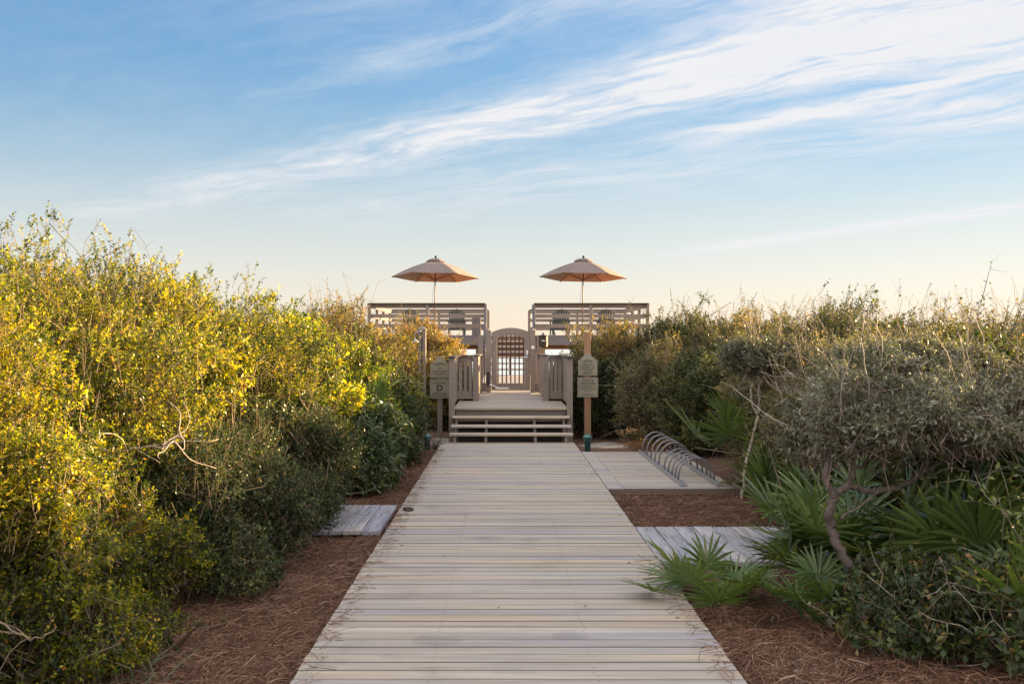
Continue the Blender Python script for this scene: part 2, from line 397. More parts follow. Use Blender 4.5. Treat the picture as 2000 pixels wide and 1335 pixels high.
    col = N.mix(1.0, N.mix(1.0, sky.outputs[0], SKY_TINT, 'MULTIPLY'), cc.outputs[0], 'MULTIPLY')
    # pale sea haze low over the horizon
    hz = N.n('ShaderNodeMapRange', _interpolation_type='SMOOTHERSTEP'); N.l(sp.outputs[2], hz.inputs[0]); hz.inputs[1].default_value = 0.30; hz.inputs[2].default_value = -0.04
    h2 = N.n('ShaderNodeMapRange', _interpolation_type='SMOOTHSTEP'); N.l(sp.outputs[2], h2.inputs[0]); h2.inputs[1].default_value = 0.09; h2.inputs[2].default_value = 0.0
    peach = N.mix(h2.outputs[0], (1.0, 1.0, 1.0), (1.07, 0.965, 0.85))
    hb = N.math('MULTIPLY_ADD', N.math('MAXIMUM', sp.outputs[0], 0.0), 0.30, 1.0); hc = N.n('ShaderNodeCombineXYZ')
    for i in range(3): N.l(N.math('MULTIPLY', hb, HAZE_COL[i]), hc.inputs[i])
    col = N.mix(N.math('MULTIPLY', hz.outputs[0], HAZE_AMT), col, N.mix(1.0, hc.outputs[0], peach, 'MULTIPLY'))
    col = N.mix(a, col, CLOUD_COL)
    col = N.mix(N.math('MULTIPLY', oh, zf.outputs[0]), col, BACK_FILL_COL)
    bg = N.n('ShaderNodeBackground', Strength=SKY_STR); N.l(col, bg.inputs[0])
    o = N.n('ShaderNodeOutputWorld'); N.l(bg.outputs[0], o.inputs[0])
SKY_STR = 0.05; SKY_DUST = 0.35; SKY_OZONE = 2.0
SKY_TINT = (0.79, 0.95, 1.07); SKY_K = 0.40; SKY_GAIN = 1.62
HAZE_AMT = 0.80; HAZE_COL = (4.20, 3.80, 3.48); CLOUD_COL = (3.55, 3.55, 3.65); BACK_FILL_COL = (7.4, 7.0, 6.9)
SUN_STR = 5.0; EXPOSURE = 2.32
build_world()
sd = Vector((math.sin(R(SUN_AZ))*math.cos(R(SUN_EL)), math.cos(R(SUN_AZ))*math.cos(R(SUN_EL)), math.sin(R(SUN_EL))))
sl = bpy.data.lights.new('sun', 'SUN'); sl.energy = SUN_STR; sl.angle = R(0.55); sl.color = (1.0, 0.70, 0.35)
so = bpy.data.objects.new('sun', sl); C.objects.link(so); so.location = (30, 20, 15); so.rotation_euler = sd.to_track_quat('Z', 'Y').to_euler()
cd = bpy.data.cameras.new('camera'); cam = bpy.data.objects.new('camera', cd); C.objects.link(cam); scene.camera = cam
cam.location = (0, 0, CAMZ); cam.rotation_euler = (R(90), 0, 0)
cd.sensor_width = 36.0; cd.lens = 36.0*F/2000.0; cd.shift_x = (1000-VX)/2000.0; cd.shift_y = (VY-667.5)/2000.0
cd.clip_start = 0.1; cd.clip_end = 200000.0
scene.view_settings.view_transform = 'Standard'; scene.view_settings.look = 'None'
scene.view_settings.exposure = EXPOSURE; scene.view_settings.gamma = 1.0
scene.render.engine = 'CYCLES'
scene.cycles.max_bounces = 6; scene.cycles.diffuse_bounces = 3; scene.cycles.transmission_bounces = 4; scene.cycles.transparent_max_bounces = 8

# ------------------------------------------------------------------ ground and sea
def ground_z(x, y):
    z = -0.12 + 0.05*math.sin(x*0.9+1.0)*math.sin(y*0.7) * min(1, max(0, abs(x)-1.8))
    z += 0.25*min(1, max(0, (abs(x)-3.0)/3.0)) if y < 45 else 0.0
    if y > 41: z = z - 4.9*(1-math.cos(min(1, (y-41)/32.0)*math.pi))/2 - 0.01*max(0, y-73)
    return max(z, -9)
xs = [-4000,-800,-200,-60,-30] + [x*0.5 for x in range(-40, 41)] + [30,60,200,800,4000]
ys = [-3000,-400,-80,-30,-15] + [y*0.5 for y in range(-10, 180)] + [95,110,140,220,400]
g = MB(); vs = [(x, y, ground_z(x, y)) for y in ys for x in xs]; nx = len(xs)
g.add(vs, [(j*nx+i, j*nx+i+1, (j+1)*nx+i+1, (j+1)*nx+i) for j in range(len(ys)-1) for i in range(nx-1)])
tag(g.build('ground', ground_mat(), smooth=True), kind='structure')
s_ = MB(); s_.add([(-90000,78,-5.2),(90000,78,-5.2),(90000,120000,-5.2),(-90000,120000,-5.2)], [(0,1,2,3)])
tag(s_.build('sea', sea_mat()), kind='structure')

# ------------------------------------------------------------------ boardwalk and paths
XL, XR = -1.138, 1.29
def planks_x(mb, x0, x1, y0, y1, ztop, pitch=0.1408, gap=0.0065, th=0.036, jx=0.004, rnd=None):
    """boards across the walkway; tint 0 marks the board sides, coloured dark as gap shade"""
    rnd = rnd or random; y = y0
    while y < y1 - 0.02:
        e = min(y + pitch - gap*rnd.choice((0.5, 0.7, 0.9, 1.0, 1.1, 1.3, 1.9)), y1)
        dz = rnd.uniform(-0.002, 0.002); a, b = x0 + rnd.uniform(-jx, jx), x1 + rnd.uniform(-jx, jx); c = 0.0028
        z0, z1 = ztop-th+dz, ztop+dz; t = rnd.uniform(0.06, 1.0)
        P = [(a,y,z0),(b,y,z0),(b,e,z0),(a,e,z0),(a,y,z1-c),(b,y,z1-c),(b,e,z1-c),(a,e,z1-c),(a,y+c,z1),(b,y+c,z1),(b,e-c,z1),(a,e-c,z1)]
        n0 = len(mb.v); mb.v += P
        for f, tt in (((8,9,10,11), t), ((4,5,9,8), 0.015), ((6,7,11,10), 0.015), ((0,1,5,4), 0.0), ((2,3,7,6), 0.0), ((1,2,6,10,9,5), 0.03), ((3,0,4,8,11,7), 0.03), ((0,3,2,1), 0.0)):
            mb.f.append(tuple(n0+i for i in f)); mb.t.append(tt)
        y += pitch
    return mb
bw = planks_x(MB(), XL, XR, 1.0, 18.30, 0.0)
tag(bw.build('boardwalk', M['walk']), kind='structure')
sj = MB()
for x in (XL+0.08, -0.4, 0.5, XR-0.08): sj.box(x-0.025, x+0.025, 1.0, 18.25, -0.16, -0.037)
tag(sj.build('boardwalk_joists', M['joist']), kind='structure')
sc = MB()                                        # rows of screw heads along the joists
for i in range(45):
    for x in (XL+0.08, -0.4, 0.5, XR-0.08):
        for dy in (0.035, 0.100):
            cx = x + random.uniform(-.012, .012); cy = 1.0+0.1408*(i+26)+dy+random.uniform(-.006, .006)
            sc.lathe([(0.0034, 0.0012), (0.0034, 0.0022)], (cx, cy, 0), 6)
tag(sc.build('boardwalk_screws', M['joist']), kind='structure')
# bicycle platform with its edge board and front face
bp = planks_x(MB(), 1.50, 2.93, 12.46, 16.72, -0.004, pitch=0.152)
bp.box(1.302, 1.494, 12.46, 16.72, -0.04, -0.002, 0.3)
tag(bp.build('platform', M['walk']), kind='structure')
pe = MB().box(1.31, 2.95, 12.425, 12.455, -0.075, -0.012); pe.box(1.34, 2.9, 12.5, 12.55, -0.2, -0.045)
tag(pe.build('platform_edge', M['edge']), kind='structure')
def cross_path(x0, x1, y0, y1, z, pitch=0.19):
    mb = MB(); x = x0
    while x < x1 - 0.05:
        mb.box(x, min(x+pitch-0.008, x1), y0 + random.uniform(-.03, .03), y1 + random.uniform(-.03, .03), z-0.04, z+random.uniform(-.003, .003), random.uniform(.1, 1))
        x += pitch
    return mb
tag(cross_path(1.31, 3.9, 8.30, 9.88, -0.012).build('side_path', M['grey'], bevel=0.003), kind='structure')
tag(cross_path(-3.1, -1.155, 9.72, 11.28, -0.02).build('side_path', M['grey'], bevel=0.003), kind='structure')

# ------------------------------------------------------------------ landing with steps
D = 0.586
lan = thing('entrance_landing', (0.13, 19.2, 0), 'raised timber landing with three open steps at the end of the boardwalk', 'landing')
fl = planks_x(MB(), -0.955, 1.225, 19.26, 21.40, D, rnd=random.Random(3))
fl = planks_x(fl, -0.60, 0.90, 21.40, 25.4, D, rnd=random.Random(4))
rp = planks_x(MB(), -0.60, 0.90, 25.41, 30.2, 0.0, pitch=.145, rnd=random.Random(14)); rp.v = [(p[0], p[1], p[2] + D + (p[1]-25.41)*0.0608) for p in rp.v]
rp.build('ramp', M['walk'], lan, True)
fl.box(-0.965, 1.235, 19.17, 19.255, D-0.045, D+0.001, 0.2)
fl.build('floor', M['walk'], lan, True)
MB().box(-0.93, 1.20, 19.26, 19.30, 0.30, D-0.047).build('fascia', M['taupeX'], lan, True, bevel=0.004)
MB().box(-0.94, 1.21, 19.42, 19.46, -0.25, 0.30).build('shade_panel', M['joist'], lan, True)  # added dark panel standing in for the shade behind the open treads
for y0, zt in ((18.18, 0.165), (18.53, 0.287), (18.88, 0.430)):
    tr = MB(); w = 0.135
    tr.box(-1.0+ (zt-.165)*.1, 1.27-(zt-.165)*.1, y0, y0+w, zt-0.042, zt, random.uniform(.1, 1)); tr.box(-0.995, 1.265, y0+w+0.006, y0+2*w+.012, zt-0.042, zt-.001, random.uniform(.1, 1))
    tr.build('tread', M['walk'], lan, True, bevel=0.006)
for x in (-0.90, -0.33, 0.58, 1.14):
    st = MB().box(x-0.024, x+0.024, 18.22, 18.50, -0.12, 0.122).box(x-0.0235, x+0.0235, 18.58, 18.84, -0.12, 0.244).box(x-0.023, x+0.023, 18.92, 19.25, -0.12, 0.387)
    st.build('stringer', M['taupeZ'], lan, True, bevel=0.003)
for x in (-0.57, 0.87):
    for y in (21.8, 25.0, 29.0):
        MB().box(x-0.06, x+0.06, y-.06, y+.06, -0.3, D-0.04).build('support_post', M['rawZ'], lan, True)
jb = MB()
for y in (20.2, 21.3): jb.box(-0.93, 1.20, y, y+.04, 0.35, D-.04)
for x in (-0.56, 0.84): jb.box(x, x+.04, 21.45, 25.3, 0.34, D-.04)
jb.build('joist', M['joist'], lan, True)

def landing_rail(name, sx, label):
    """side rail: front post, long side, short panel facing the steps, inner side back to the gate"""
    xo, xi = (-1.0, -0.60) if sx < 0 else (1.27, 0.905)
    t = thing(name, ((xo+xi)/2, 20.2, D), label, 'railing')
    H = 1.535; pw = 0.058
    for (x, y, z0, z1, w) in ((xo, 19.20, -0.15, H, 0.058), (xi, 21.33, D-0.3, H-.005, 0.062), (xi-.01*sx, 25.08, D-0.2, 2.03, 0.06)):
        MB().box(x-w, x+w, y-w, y+w, z0, z1).build('post', M['taupeZ'], t, True, bevel=0.005)
    # caps: dark brown boards
    c = MB().bar((xo, 19.10, H+.018), (xo, 21.42, H+.018), 0.16, 0.036); c.build('rail_cap', M['capY'], t, True, bevel=0.006)
    c = MB().box(min(xo+.081*-sx, xi-.08*-sx*-1), max(xo+.081*-sx, xi-.08*-sx*-1), 21.25, 21.42, H+.0005, H+.034); c.build('rail_cap', M['capX'], t, True, bevel=0.006)
    c = MB().bar((xi, 21.425, H+.016), (xi, 25.02, H+.016), 0.15, 0.036); c.build('rail_cap', M['capY'], t, True, bevel=0.006)
    def run(a, b, nb, wide, axis):
        a = Vector(a); b = Vector(b); d = (b-a); L = d.length; d.normalize(); m = 'taupeX' if axis == 'X' else 'taupeY'
        up = MB().bar(a+Vector((0,0,H-.055)), b+Vector((0,0,H-.055)), 0.038, 0.105)
        up.build('top_rail', M[m], t, True, bevel=0.004)
        lo = MB().bar(a+Vector((0,0,D+.13)), b+Vector((0,0,D+.13)), 0.038, 0.17)
        lo.build('bottom_rail', M[m], t, True, bevel=0.004)
        for i in range(nb):
            p = a + d*(L*(i+0.5)/nb)
            MB().bar(p+Vector((0,0,D+.216)), p+Vector((0,0,H-.108)), wide, 0.03, up=(0,1,0) if axis == 'X' else (1,0,0)).build('picket', M['taupeZ'], t, True, bevel=0.003)
    run((xo, 19.262, 0), (xo, 21.24, 0), 11, 0.10, 'Y')
    x0, x1 = sorted((xo + .02*-sx*1.0, xi + .064*sx))
    run((x0, 21.33, 0), (x1, 21.33, 0), 3, 0.078, 'X')
    run((xi, 21.40, 0), (xi, 25.01, 0), 17, 0.10, 'Y')
    return t
landing_rail('landing_railing', -1, 'taupe picket railing on the side of the sign lettered D')
landing_rail('landing_railing', 1, 'taupe picket railing on the side of the trash bin and raw timber sign post')

# ------------------------------------------------------------------ gate
GY = 25.1
gp = thing('gate_frame', (0.17, GY, D), 'taupe gate posts with short filler boards either side of the arched gate', 'gate frame')
for x in (-0.385, 0.735):
    MB().box(x-0.064, x+0.064, GY-.06, GY+.07, D-0.3, 2.16).build('post', M['taupeZ'], gp, True, bevel=0.006)
    MB().lathe([(0.02,2.161),(0.075,2.161),(0.075,2.172),(0.01,2.195)], (x, GY, 0), 4).build('post_cap', M['taupeX'], gp, True)
for x0, x1, s in ((-0.535, -0.452, 1), (0.802, 0.90, -1)):
    a = 1.90; p = [(x0, a-.14), (x1, a-.02), (x1, a+.11), (x0, a-.01)] if s > 0 else [(x0, a-.02), (x1, a-.14), (x1, a-.01), (x0, a+.11)]
    MB().prism_y(p, GY+.0, GY+.04).build('brace', M['taupeX'], gp, True, bevel=0.003)
    MB().box(x0, x1, GY-.02, GY+.04, D+0.02, D+0.24).build('filler_board', M['taupeX'], gp, True, bevel=0.003)
    MB().box((x0+x1)/2-.012, (x0+x1)/2+.012, GY, GY+.02, D+0.242, 1.76).build('filler_bar', M['rail_iron'], gp, True)
dsk = MB().lathe([(0.048, 0), (0.048, .02), (0.03, .028)], (0.735, GY-.061, 1.715), 20, axis='Y'); dsk.build('button_plate', M['whitish'], gp, True)
b2 = MB().lathe([(0.025, 0), (0.025, .008)], (0.735, GY-.09, 1.715), 16, axis='Y'); b2.build('button', M['silver'], gp, True)
gt = thing('arched_gate', (0.175, GY, D), 'arched taupe timber gate with dark iron bars and a lever lock', 'gate')
gx0, gx1 = -0.311, 0.661; oz0 = D+0.055
for x0, x1 in ((gx0, gx0+.145), (gx1-.145, gx1)):
    MB().box(x0, x1, GY-.022, GY+.022, oz0, 2.045).build('stile', M['taupeZ'], gt, True, bevel=0.004)
MB().box(gx0+.147, gx1-.147, GY-.021, GY+.021, oz0, oz0+.18).build('bottom_rail', M['taupeX'], gt, True, bevel=0.004)
arc = []; n = 16; gxm = (gx0+gx1)/2
for i in range(n+1):
    x = gx1 - (gx1-gx0)*i/n; arc.append((x, 2.10 + .115*(1-((x-gxm)/(gx1-gxm))**2)))
low = []
for i in range(n+1):
    x = gx0+.147 + (gx1-gx0-.294)*i/n; low.append((x, 1.945 + .085*(1-((x-gxm)/(.339))**2)))
poly = [(gx0, 2.047), (gx0+.1465, 2.047)] + low + [(gx1-.1465, 2.047), (gx1, 2.047)] + arc
MB().prism_y(poly, GY-.021, GY+.021).build('arched_rail', M['taupeX'], gt, True, bevel=0.004)
for i in range(7):
    x = gx0+.165 + (gx1-gx0-.33)*i/6
    MB().box(x-.0165, x+.0165, GY+.004, GY+.026, oz0+.182, 2.035).build('bar', M['rail_iron'], gt, True)
for z in (0.95, 1.30, 1.86):
    MB().box(gx0-.012, gx0+.010, GY-.032, GY-.0225, z-.05, z+.05).tube([(gx0-.002, GY-.034, z-.05), (gx0-.002, GY-.034, z+.05)], .007).build('hinge', M['silver'], gt, True)
lk = MB().box(gx1-.115, gx1-.035, GY-.050, GY-.0225, 1.415, 1.66); lk = lk.build('lock', M['lock'], gt, True, bevel=0.012)
MB().box(-0.06+gx1-.042, gx1-.048, GY-.057, GY-.0505, 1.55, 1.645).build('lock_plate', M['silver'], lk, False).location = -lk.parent.location
hb = MB().tube([(gx1-.075, GY-.05, 1.475), (gx1-.075, GY-.085, 1.475), (gx1-.10, GY-.095, 1.475), (gx1-.19, GY-.095, 1.468)], [.017,.015,.011,.009], 8)
hb.build('handle', M['silver'], gt, True, smooth=True)
MB().box(-0.42, -0.36, GY-.115, GY-.061, D+.17, D+.52).build('closer_body', M['black'], gt, True, bevel=0.012)
MB().tube([(-0.385, GY-.10, D+.19), (-0.30, GY-.09, D+.19), (-0.14, GY-.06, D+.115)], .012, 6).build('closer_arm', M['silver'], gt, True)
MB().box(-0.22, 0.13, GY-.06, GY-.023, D+.085, D+.125).build('closer_track', M['silver'], gt, True, bevel=0.006)

# ------------------------------------------------------------------ lettering
def lettering(parent, txt, cx, cz, y, width=None, height=0.05, arc=0.0, mat='ink', bold=0.0, sub='lettering'):
    cu = bpy.data.curves.new('lettering', 'FONT'); cu.body = txt; cu.size = 1.0; cu.align_x = 'CENTER'
    cu.extrude = 0.0; cu.resolution_u = 3; cu.offset = bold; cu.space_character = 1.08
    o = bpy.data.objects.new('lettering_curve', cu); C.objects.link(o)
    dg = bpy.context.evaluated_depsgraph_get(); me = bpy.data.meshes.new_from_object(o.evaluated_get(dg))
    bpy.data.objects.remove(o); bpy.data.curves.remove(cu)
    P = np.array([v.co[:] for v in me.vertices]); faces = [tuple(p.vertices) for p in me.polygons]
    x0, x1 = P[:,0].min(), P[:,0].max(); P[:,0] -= (x0+x1)/2
    h = 0.72; sy = height/h; sx = (width/(x1-x0)) if width else sy
    P[:,0] *= sx; P[:,1] = P[:,1]*sy - height/2
    if arc:
        r = arc; th = P[:,0]/r; X = (r+P[:,1])*np.sin(th); Z = (r+P[:,1])*np.cos(th) - r; P[:,0] = X; P[:,1] = Z
    mb = MB(); n = len(P)
    vs = [(cx+p[0], y, cz+p[1]) for p in P]
    mb.add(vs, faces)
    bpy.data.meshes.remove(me)
    return mb
def sign_board(parent, poly, cx, z0, w, y, texts, line=None):
    """poly in units of the width; texts = (text, x, z, width, height, arc)"""
    pts = [(cx+p[0]*w, z0+p[1]*w) for p in poly]
    b = MB().prism_y(pts, y, y+.022).build('board', M['sign'], parent, True, bevel=0.003)
    zc = sum(p[1] for p in pts)/len(pts)
    def ring(s0, s1, yy):
        mb = MB(); zz = z0 + w*0.5
        A = [(cx+(p[0]-cx)*s0, zz+(p[1]-zz)*s0) for p in pts]; B = [(cx+(p[0]-cx)*s1, zz+(p[1]-zz)*s1) for p in pts]; n = len(pts)
        mb.add([(p[0], yy, p[1]) for p in A] + [(p[0], yy, p[1]) for p in B], [(i, (i+1) % n, n+(i+1) % n, n+i) for i in range(n)]); return mb
    e = ring(0.995, 0.955, y-.002).build('rim', M['signedge'], b, False); e.location = -parent.location
    e = ring(0.925, 0.905, y-.0025).build('border_line', M['ink'], b, False); e.location = -parent.location
    if line: 
        l_ = MB().box(cx-line[1]*w, cx+line[1]*w, y-.0035, y-.0008, z0+line[0]*w-.002, z0+line[0]*w+.002).build('rule', M['ink'], b, False); l_.location = -parent.location
    for (tx, dx, dz, tw, th, arc, bold) in texts:
        m = lettering(b, tx, cx+dx*w, z0+dz*w, y-.003, tw*w, th*w, arc*w, bold=bold)
        o = m.build('lettering', M['ink'], b, False); o.location = -parent.location
half = [(0.5,0.0),(0.5,0.78),(0.44,0.79),(0.375,0.84),(0.33,0.93),(0.31,0.955),(0.235,0.965),(0.215,1.02),(0.17,1.085),(0.10,1.125),(0.0,1.14)]
CREST = half + [(-x, z) for x, z in reversed(half[:-1])]
SQ = [(0.5,0.0),(0.5,0.965),(-0.5,0.965),(-0.5,0.0)]
SY = 19.6
pc = at(1148, 700, SY)
ts = thing('sign_post', (pc.x, SY+.06, -0.12), 'raw brown timber post carrying the rules sign above the PRIVATE WALKOVER sign', 'sign')
MB().box(pc.x-.066, pc.x+.066, SY+.026, SY+.15, -0.35, at(0, 648, SY).z).build('post', M['rawZ'], ts, True, bevel=0.006)
pw = 37.5/F*SY
sign_board(ts, CREST, pc.x, at(0, 733, SY).z, pw, SY, [('ROSEMARY',0,.80,.66,.075,.55,.012),('BEACH',0,.715,.40,.065,0,.012),('ITEMS LEFT',0,.585,.62,.075,0,.015),
    ('OVERNIGHT ON',0,.485,.76,.07,0,.015),('THE BEACH OR',0,.395,.76,.07,0,.015),('WALKOVER',0,.30,.58,.075,0,.015),('WILL BE',0,.21,.40,.07,0,.015),('REMOVED',0,.12,.52,.075,0,.015)])
pw2 = 40.0/F*SY
sign_board(ts, SQ, pc.x, at(0, 775.2, SY).z, pw2, SY, [('PRIVATE',0,.82,.52,.09,0,.015),('WALKOVER',0,.69,.72,.085,0,.015),('FOR USE BY',0,.53,.52,.065,0,.012),
    ('ROSEMARY BEACH',0,.43,.78,.065,0,.012),('OWNERS',0,.32,.36,.05,0,.008),('&',0,.225,.05,.045,0,.008),('GUESTS ONLY',0,.13,.56,.06,0,.012)], line=(.625,.39))
SY2 = 20.4
pc = at(859, 700, SY2)
tl = thing('sign_post', (pc.x, SY2+.06, -0.12), 'painted taupe post with the NO LIFEGUARD sign above the letter D sign', 'sign')
MB().box(pc.x-.052, pc.x+.052, SY2+.026, SY2+.12, -0.3, at(0, 705, SY2).z).build('post', M['taupeZ'], tl, True, bevel=0.005)
pw = 36.5/F*SY2
sign_board(tl, CREST, pc.x, at(0, 737.5, SY2).z, pw, SY2, [('ROSEMARY',0,.80,.70,.075,.6,.012),('BEACH',0,.70,.42,.065,0,.012),('NO',0,.52,.20,.095,0,.015),('LIFEGUARD',0,.35,.76,.085,0,.015),('ON DUTY',0,.20,.58,.085,0,.015)])
pw2 = 38.5/F*SY2
sign_board(tl, SQ, pc.x, at(0, 777.2, SY2).z, pw2, SY2, [('WALKOVER',0,.80,.66,.085,.9,.015),('D',.0,.535,.30,.30,0,.03),('OWNER/GUEST',0,.24,.74,.085,0,.012),('PASS REQUIRED',0,.125,.76,.075,0,.012)])

# ------------------------------------------------------------------ shower post
SH = 20.2; pc = at(824.5, 700, SH)
sh = thing('shower_post', (pc.x, SH, -0.12), 'tall taupe outdoor shower post with pyramid cap and small shower head', 'shower')
zt = at(0, 645, SH).z; hw = 0.078
for s in (-1, 1):
    MB().box(pc.x + (-hw if s < 0 else .012), pc.x + (-.012 if s < 0 else hw), SH-.07, SH+.07, -0.3, zt).build('post_board', M['taupeZ'], sh, True, bevel=0.004)
MB().box(pc.x-.0115, pc.x+.0115, SH-.05, SH+.05, -0.3, zt-.08).tube([(pc.x, SH-.06, 0.2), (pc.x, SH-.06, zt-.05)], .011, 8).build('pipe', M['black'], sh, True)
MB().lathe([(0.125, zt+.001), (0.125, zt+.025), (0.004, zt+.10)], (0, 0, 0), 4).build('post_cap', M['taupeX'], sh, False)
capo = sh.children[-1]; capo.location = (0, 0, 0.12); capo.rotation_euler = (0, 0, R(45))
pts = [(pc.x, SH-.075, zt-.03), (pc.x-.03, SH-.13, zt-.015), (pc.x-.09, SH-.15, zt-.03), (pc.x-.125, SH-.15, zt-.08), (pc.x-.125, SH-.15, zt-.16)]
MB().tube(pts, .013, 8).build('arm', M['lock'], sh, True, smooth=True)
MB().lathe([(0.062, zt-.245), (0.062, zt-.232), (0.022, zt-.185), (0.018, zt-.15)], (pc.x-.125, SH-.15, 0), 14).build('shower_head', M['lock'], sh, True, smooth=True)

# ------------------------------------------------------------------ bollard lamps
def bollard():
    t = thing('path_lamp', (0, 0, 0), 'x', 'lamp', 'low path lamps by the steps')
    MB().lathe([(0.052, -0.25), (0.052, 0.125), (0.056, 0.13), (0.056, 0.145), (0.03, 0.15)], n=16).build('post', M['dkgreen'], t, smooth=False)
    MB().lathe([(0.030, 0.150), (0.030, 0.26)], n=12).build('core', M['black'], t)
    for z, r in ((0.158, .072), (0.192, .082)):
        MB().lathe([(r, z), (r, z+.006), (r*.55, z+.026)], n=18).build('louvre', M['teal'], t)
    MB().lathe([(0.088, 0.228), (0.088, 0.238), (0.07, 0.262), (0.035, 0.283), (0.012, 0.288), (0.010, 0.297)], n=20).build('cap', M['teal'], t)
    return t
b1 = bollard(); b1.location = at(1147.5, 880, 17.75); b1.location.z = -0.09
b1['label'] = 'small teal path lamp in front of the raw timber sign post'
b2_ = copy_tree(b1); b2_.location = (at(834, 850, 17.9).x, 17.9, -0.09)
b2_['label'] = 'small teal path lamp beside a bare twiggy shrub, below the shower post'

# ------------------------------------------------------------------ trash receptacle
TY = 24.7; pc = at(1061, 660, TY)
tb = thing('waste_bin', (pc.x, TY, D), 'black round waste bin with white oval badge on a short post by the gate', 'bin')
zb0, zb1 = at(0, 677, TY).z, at(0, 656, TY).z
MB().lathe([(0.10, zb0), (0.117, zb0+.01), (0.117, zb1-.01), (0.122, zb1), (0.122, zb1+.012), (0.10, zb1+.02)], (pc.x, TY, 0), 24).build('drum', M['binwood'], tb, True)
MB().lathe([(0.055, zb1+.0205), (0.012, zb1+.085), (0.0115, zb1+.095)], (pc.x, TY, 0), 10).build('finial', M['slate'], tb, True)
ov = MB(); ov.add([(pc.x+.045*math.cos(a)*1.0, TY-.128+.018*(math.cos(a)**2), (zb0+zb1)/2+.02+.02*math.sin(a)) for a in [i*math.pi/10 for i in range(20)]], [tuple(range(20))]); ov.build('badge', M['whitish'], tb, True)
ov = MB(); ov.add([(pc.x+.025*math.cos(a), TY-.1292, (zb0+zb1)/2+.02+.006*math.sin(a)) for a in [i*math.pi/8 for i in range(16)]], [tuple(range(16))]); ov.build('badge_mark', M['ink'], tb, True)
MB().box(pc.x-.045, pc.x+.045, TY-.04, TY+.05, D-.5, zb0).build('post', M['rawZ'], tb, True)

# ------------------------------------------------------------------ bicycle rack
rk = thing('bicycle_rack', (2.5, 14.6, 0), 'galvanised steel bicycle rack with ten curved hoops on the side platform', 'bicycle rack')
for x, w in ((2.28, .075), (2.735, .075)):
    MB().box(x-w/2, x+w/2, 12.62, 16.55, 0.002, 0.032).box(x-w/2+.002, x-w/2+.008, 12.621, 16.549, 0.033, 0.055).build('base_rail', M['steel'], rk, True)
hy = [16.35, 15.85, 15.38, 14.98, 14.60, 14.10, 13.75, 13.45, 13.20, 12.98]
for i, y in enumerate(hy):
    hb = MB(); r = 0.235; hgt = 0.33 if i < 5 else 0.29
    pts = []
    for k in range(19):
        a = math.pi*k/18
        pts.append((2.508 - r*math.cos(a)*1.0, y + .02*math.sin(a), 0.03 + hgt*math.sin(a)**0.85))
    for dy in (-.024, .024): hb.tube([(p[0], p[1]+dy, p[2]) for p in pts], .0085, 7)
    hb.build('hoop', M['darksteel'], rk, True, smooth=True)

# ------------------------------------------------------------------ stairs between the upper decks
us = thing('upper_stairs', (0.2, 31.5, D), 'timber stairs with orange brown risers rising behind the gate to the viewing decks', 'stairs')
n = 7; zt = 2.09; zb = 0.877
for i in range(1, n):
    z = zb + (zt-zb)*i/n; y = 30.4 + 0.38*(i-1)
    MB().box(-0.50, 0.88, y, y+.30, z-.045, z, random.uniform(.3, 1)).build('tread', M['walk'], us, True)
for i in range(4, n+1):
    z = zb + (zt-zb)*i/n; y = 30.4 + 0.38*(i-1)
    MB().box(-0.49, 0.87, y+.20, y+.235, z-.168, z-.047).build('riser', M['rawX'], us, True)
MB().box(-0.50, 0.88, 32.80, 33.6, zt-.05, zt+.0).build('top_landing', M['walk'], us, True)
for x in (-0.46, 0.19, 0.84):
    sm = MB(); sm.add([(x-.025, 30.2, D-.3), (x-.025, 30.45, D-.02), (x-.025, 32.8, zt-.08), (x-.025, 32.8, zt-.4), (x+.025, 30.2, D-.3), (x+.025, 30.45, D-.02), (x+.025, 32.8, zt-.08), (x+.025, 32.8, zt-.4)],
        [(0,1,2,3), (7,6,5,4), (0,4,5,1), (1,5,6,2), (2,6,7,3), (3,7,4,0)]); sm.build('stringer', M['rawY'], us, True)
for s, x in ((-1, -0.60), (1, 0.96)):
    MB().bar((x, 30.35, D+.95), (x, 32.95, zt+.95), .06, .13).build('handrail', M['slate'], us, True)
    for y in (30.40, 31.7):
        z = D + (zt-D)*(y-30.4)/2.4
        MB().box(x-.05, x+.05, y-.05, y+.05, -0.4, z+.96).build('newel_post', M['taupeZ'], us, True)
    MB().bar((x, 30.45, D+.40), (x, 32.9, zt+.40), .035, .11).build('side_rail', M['taupeY'], us, True)

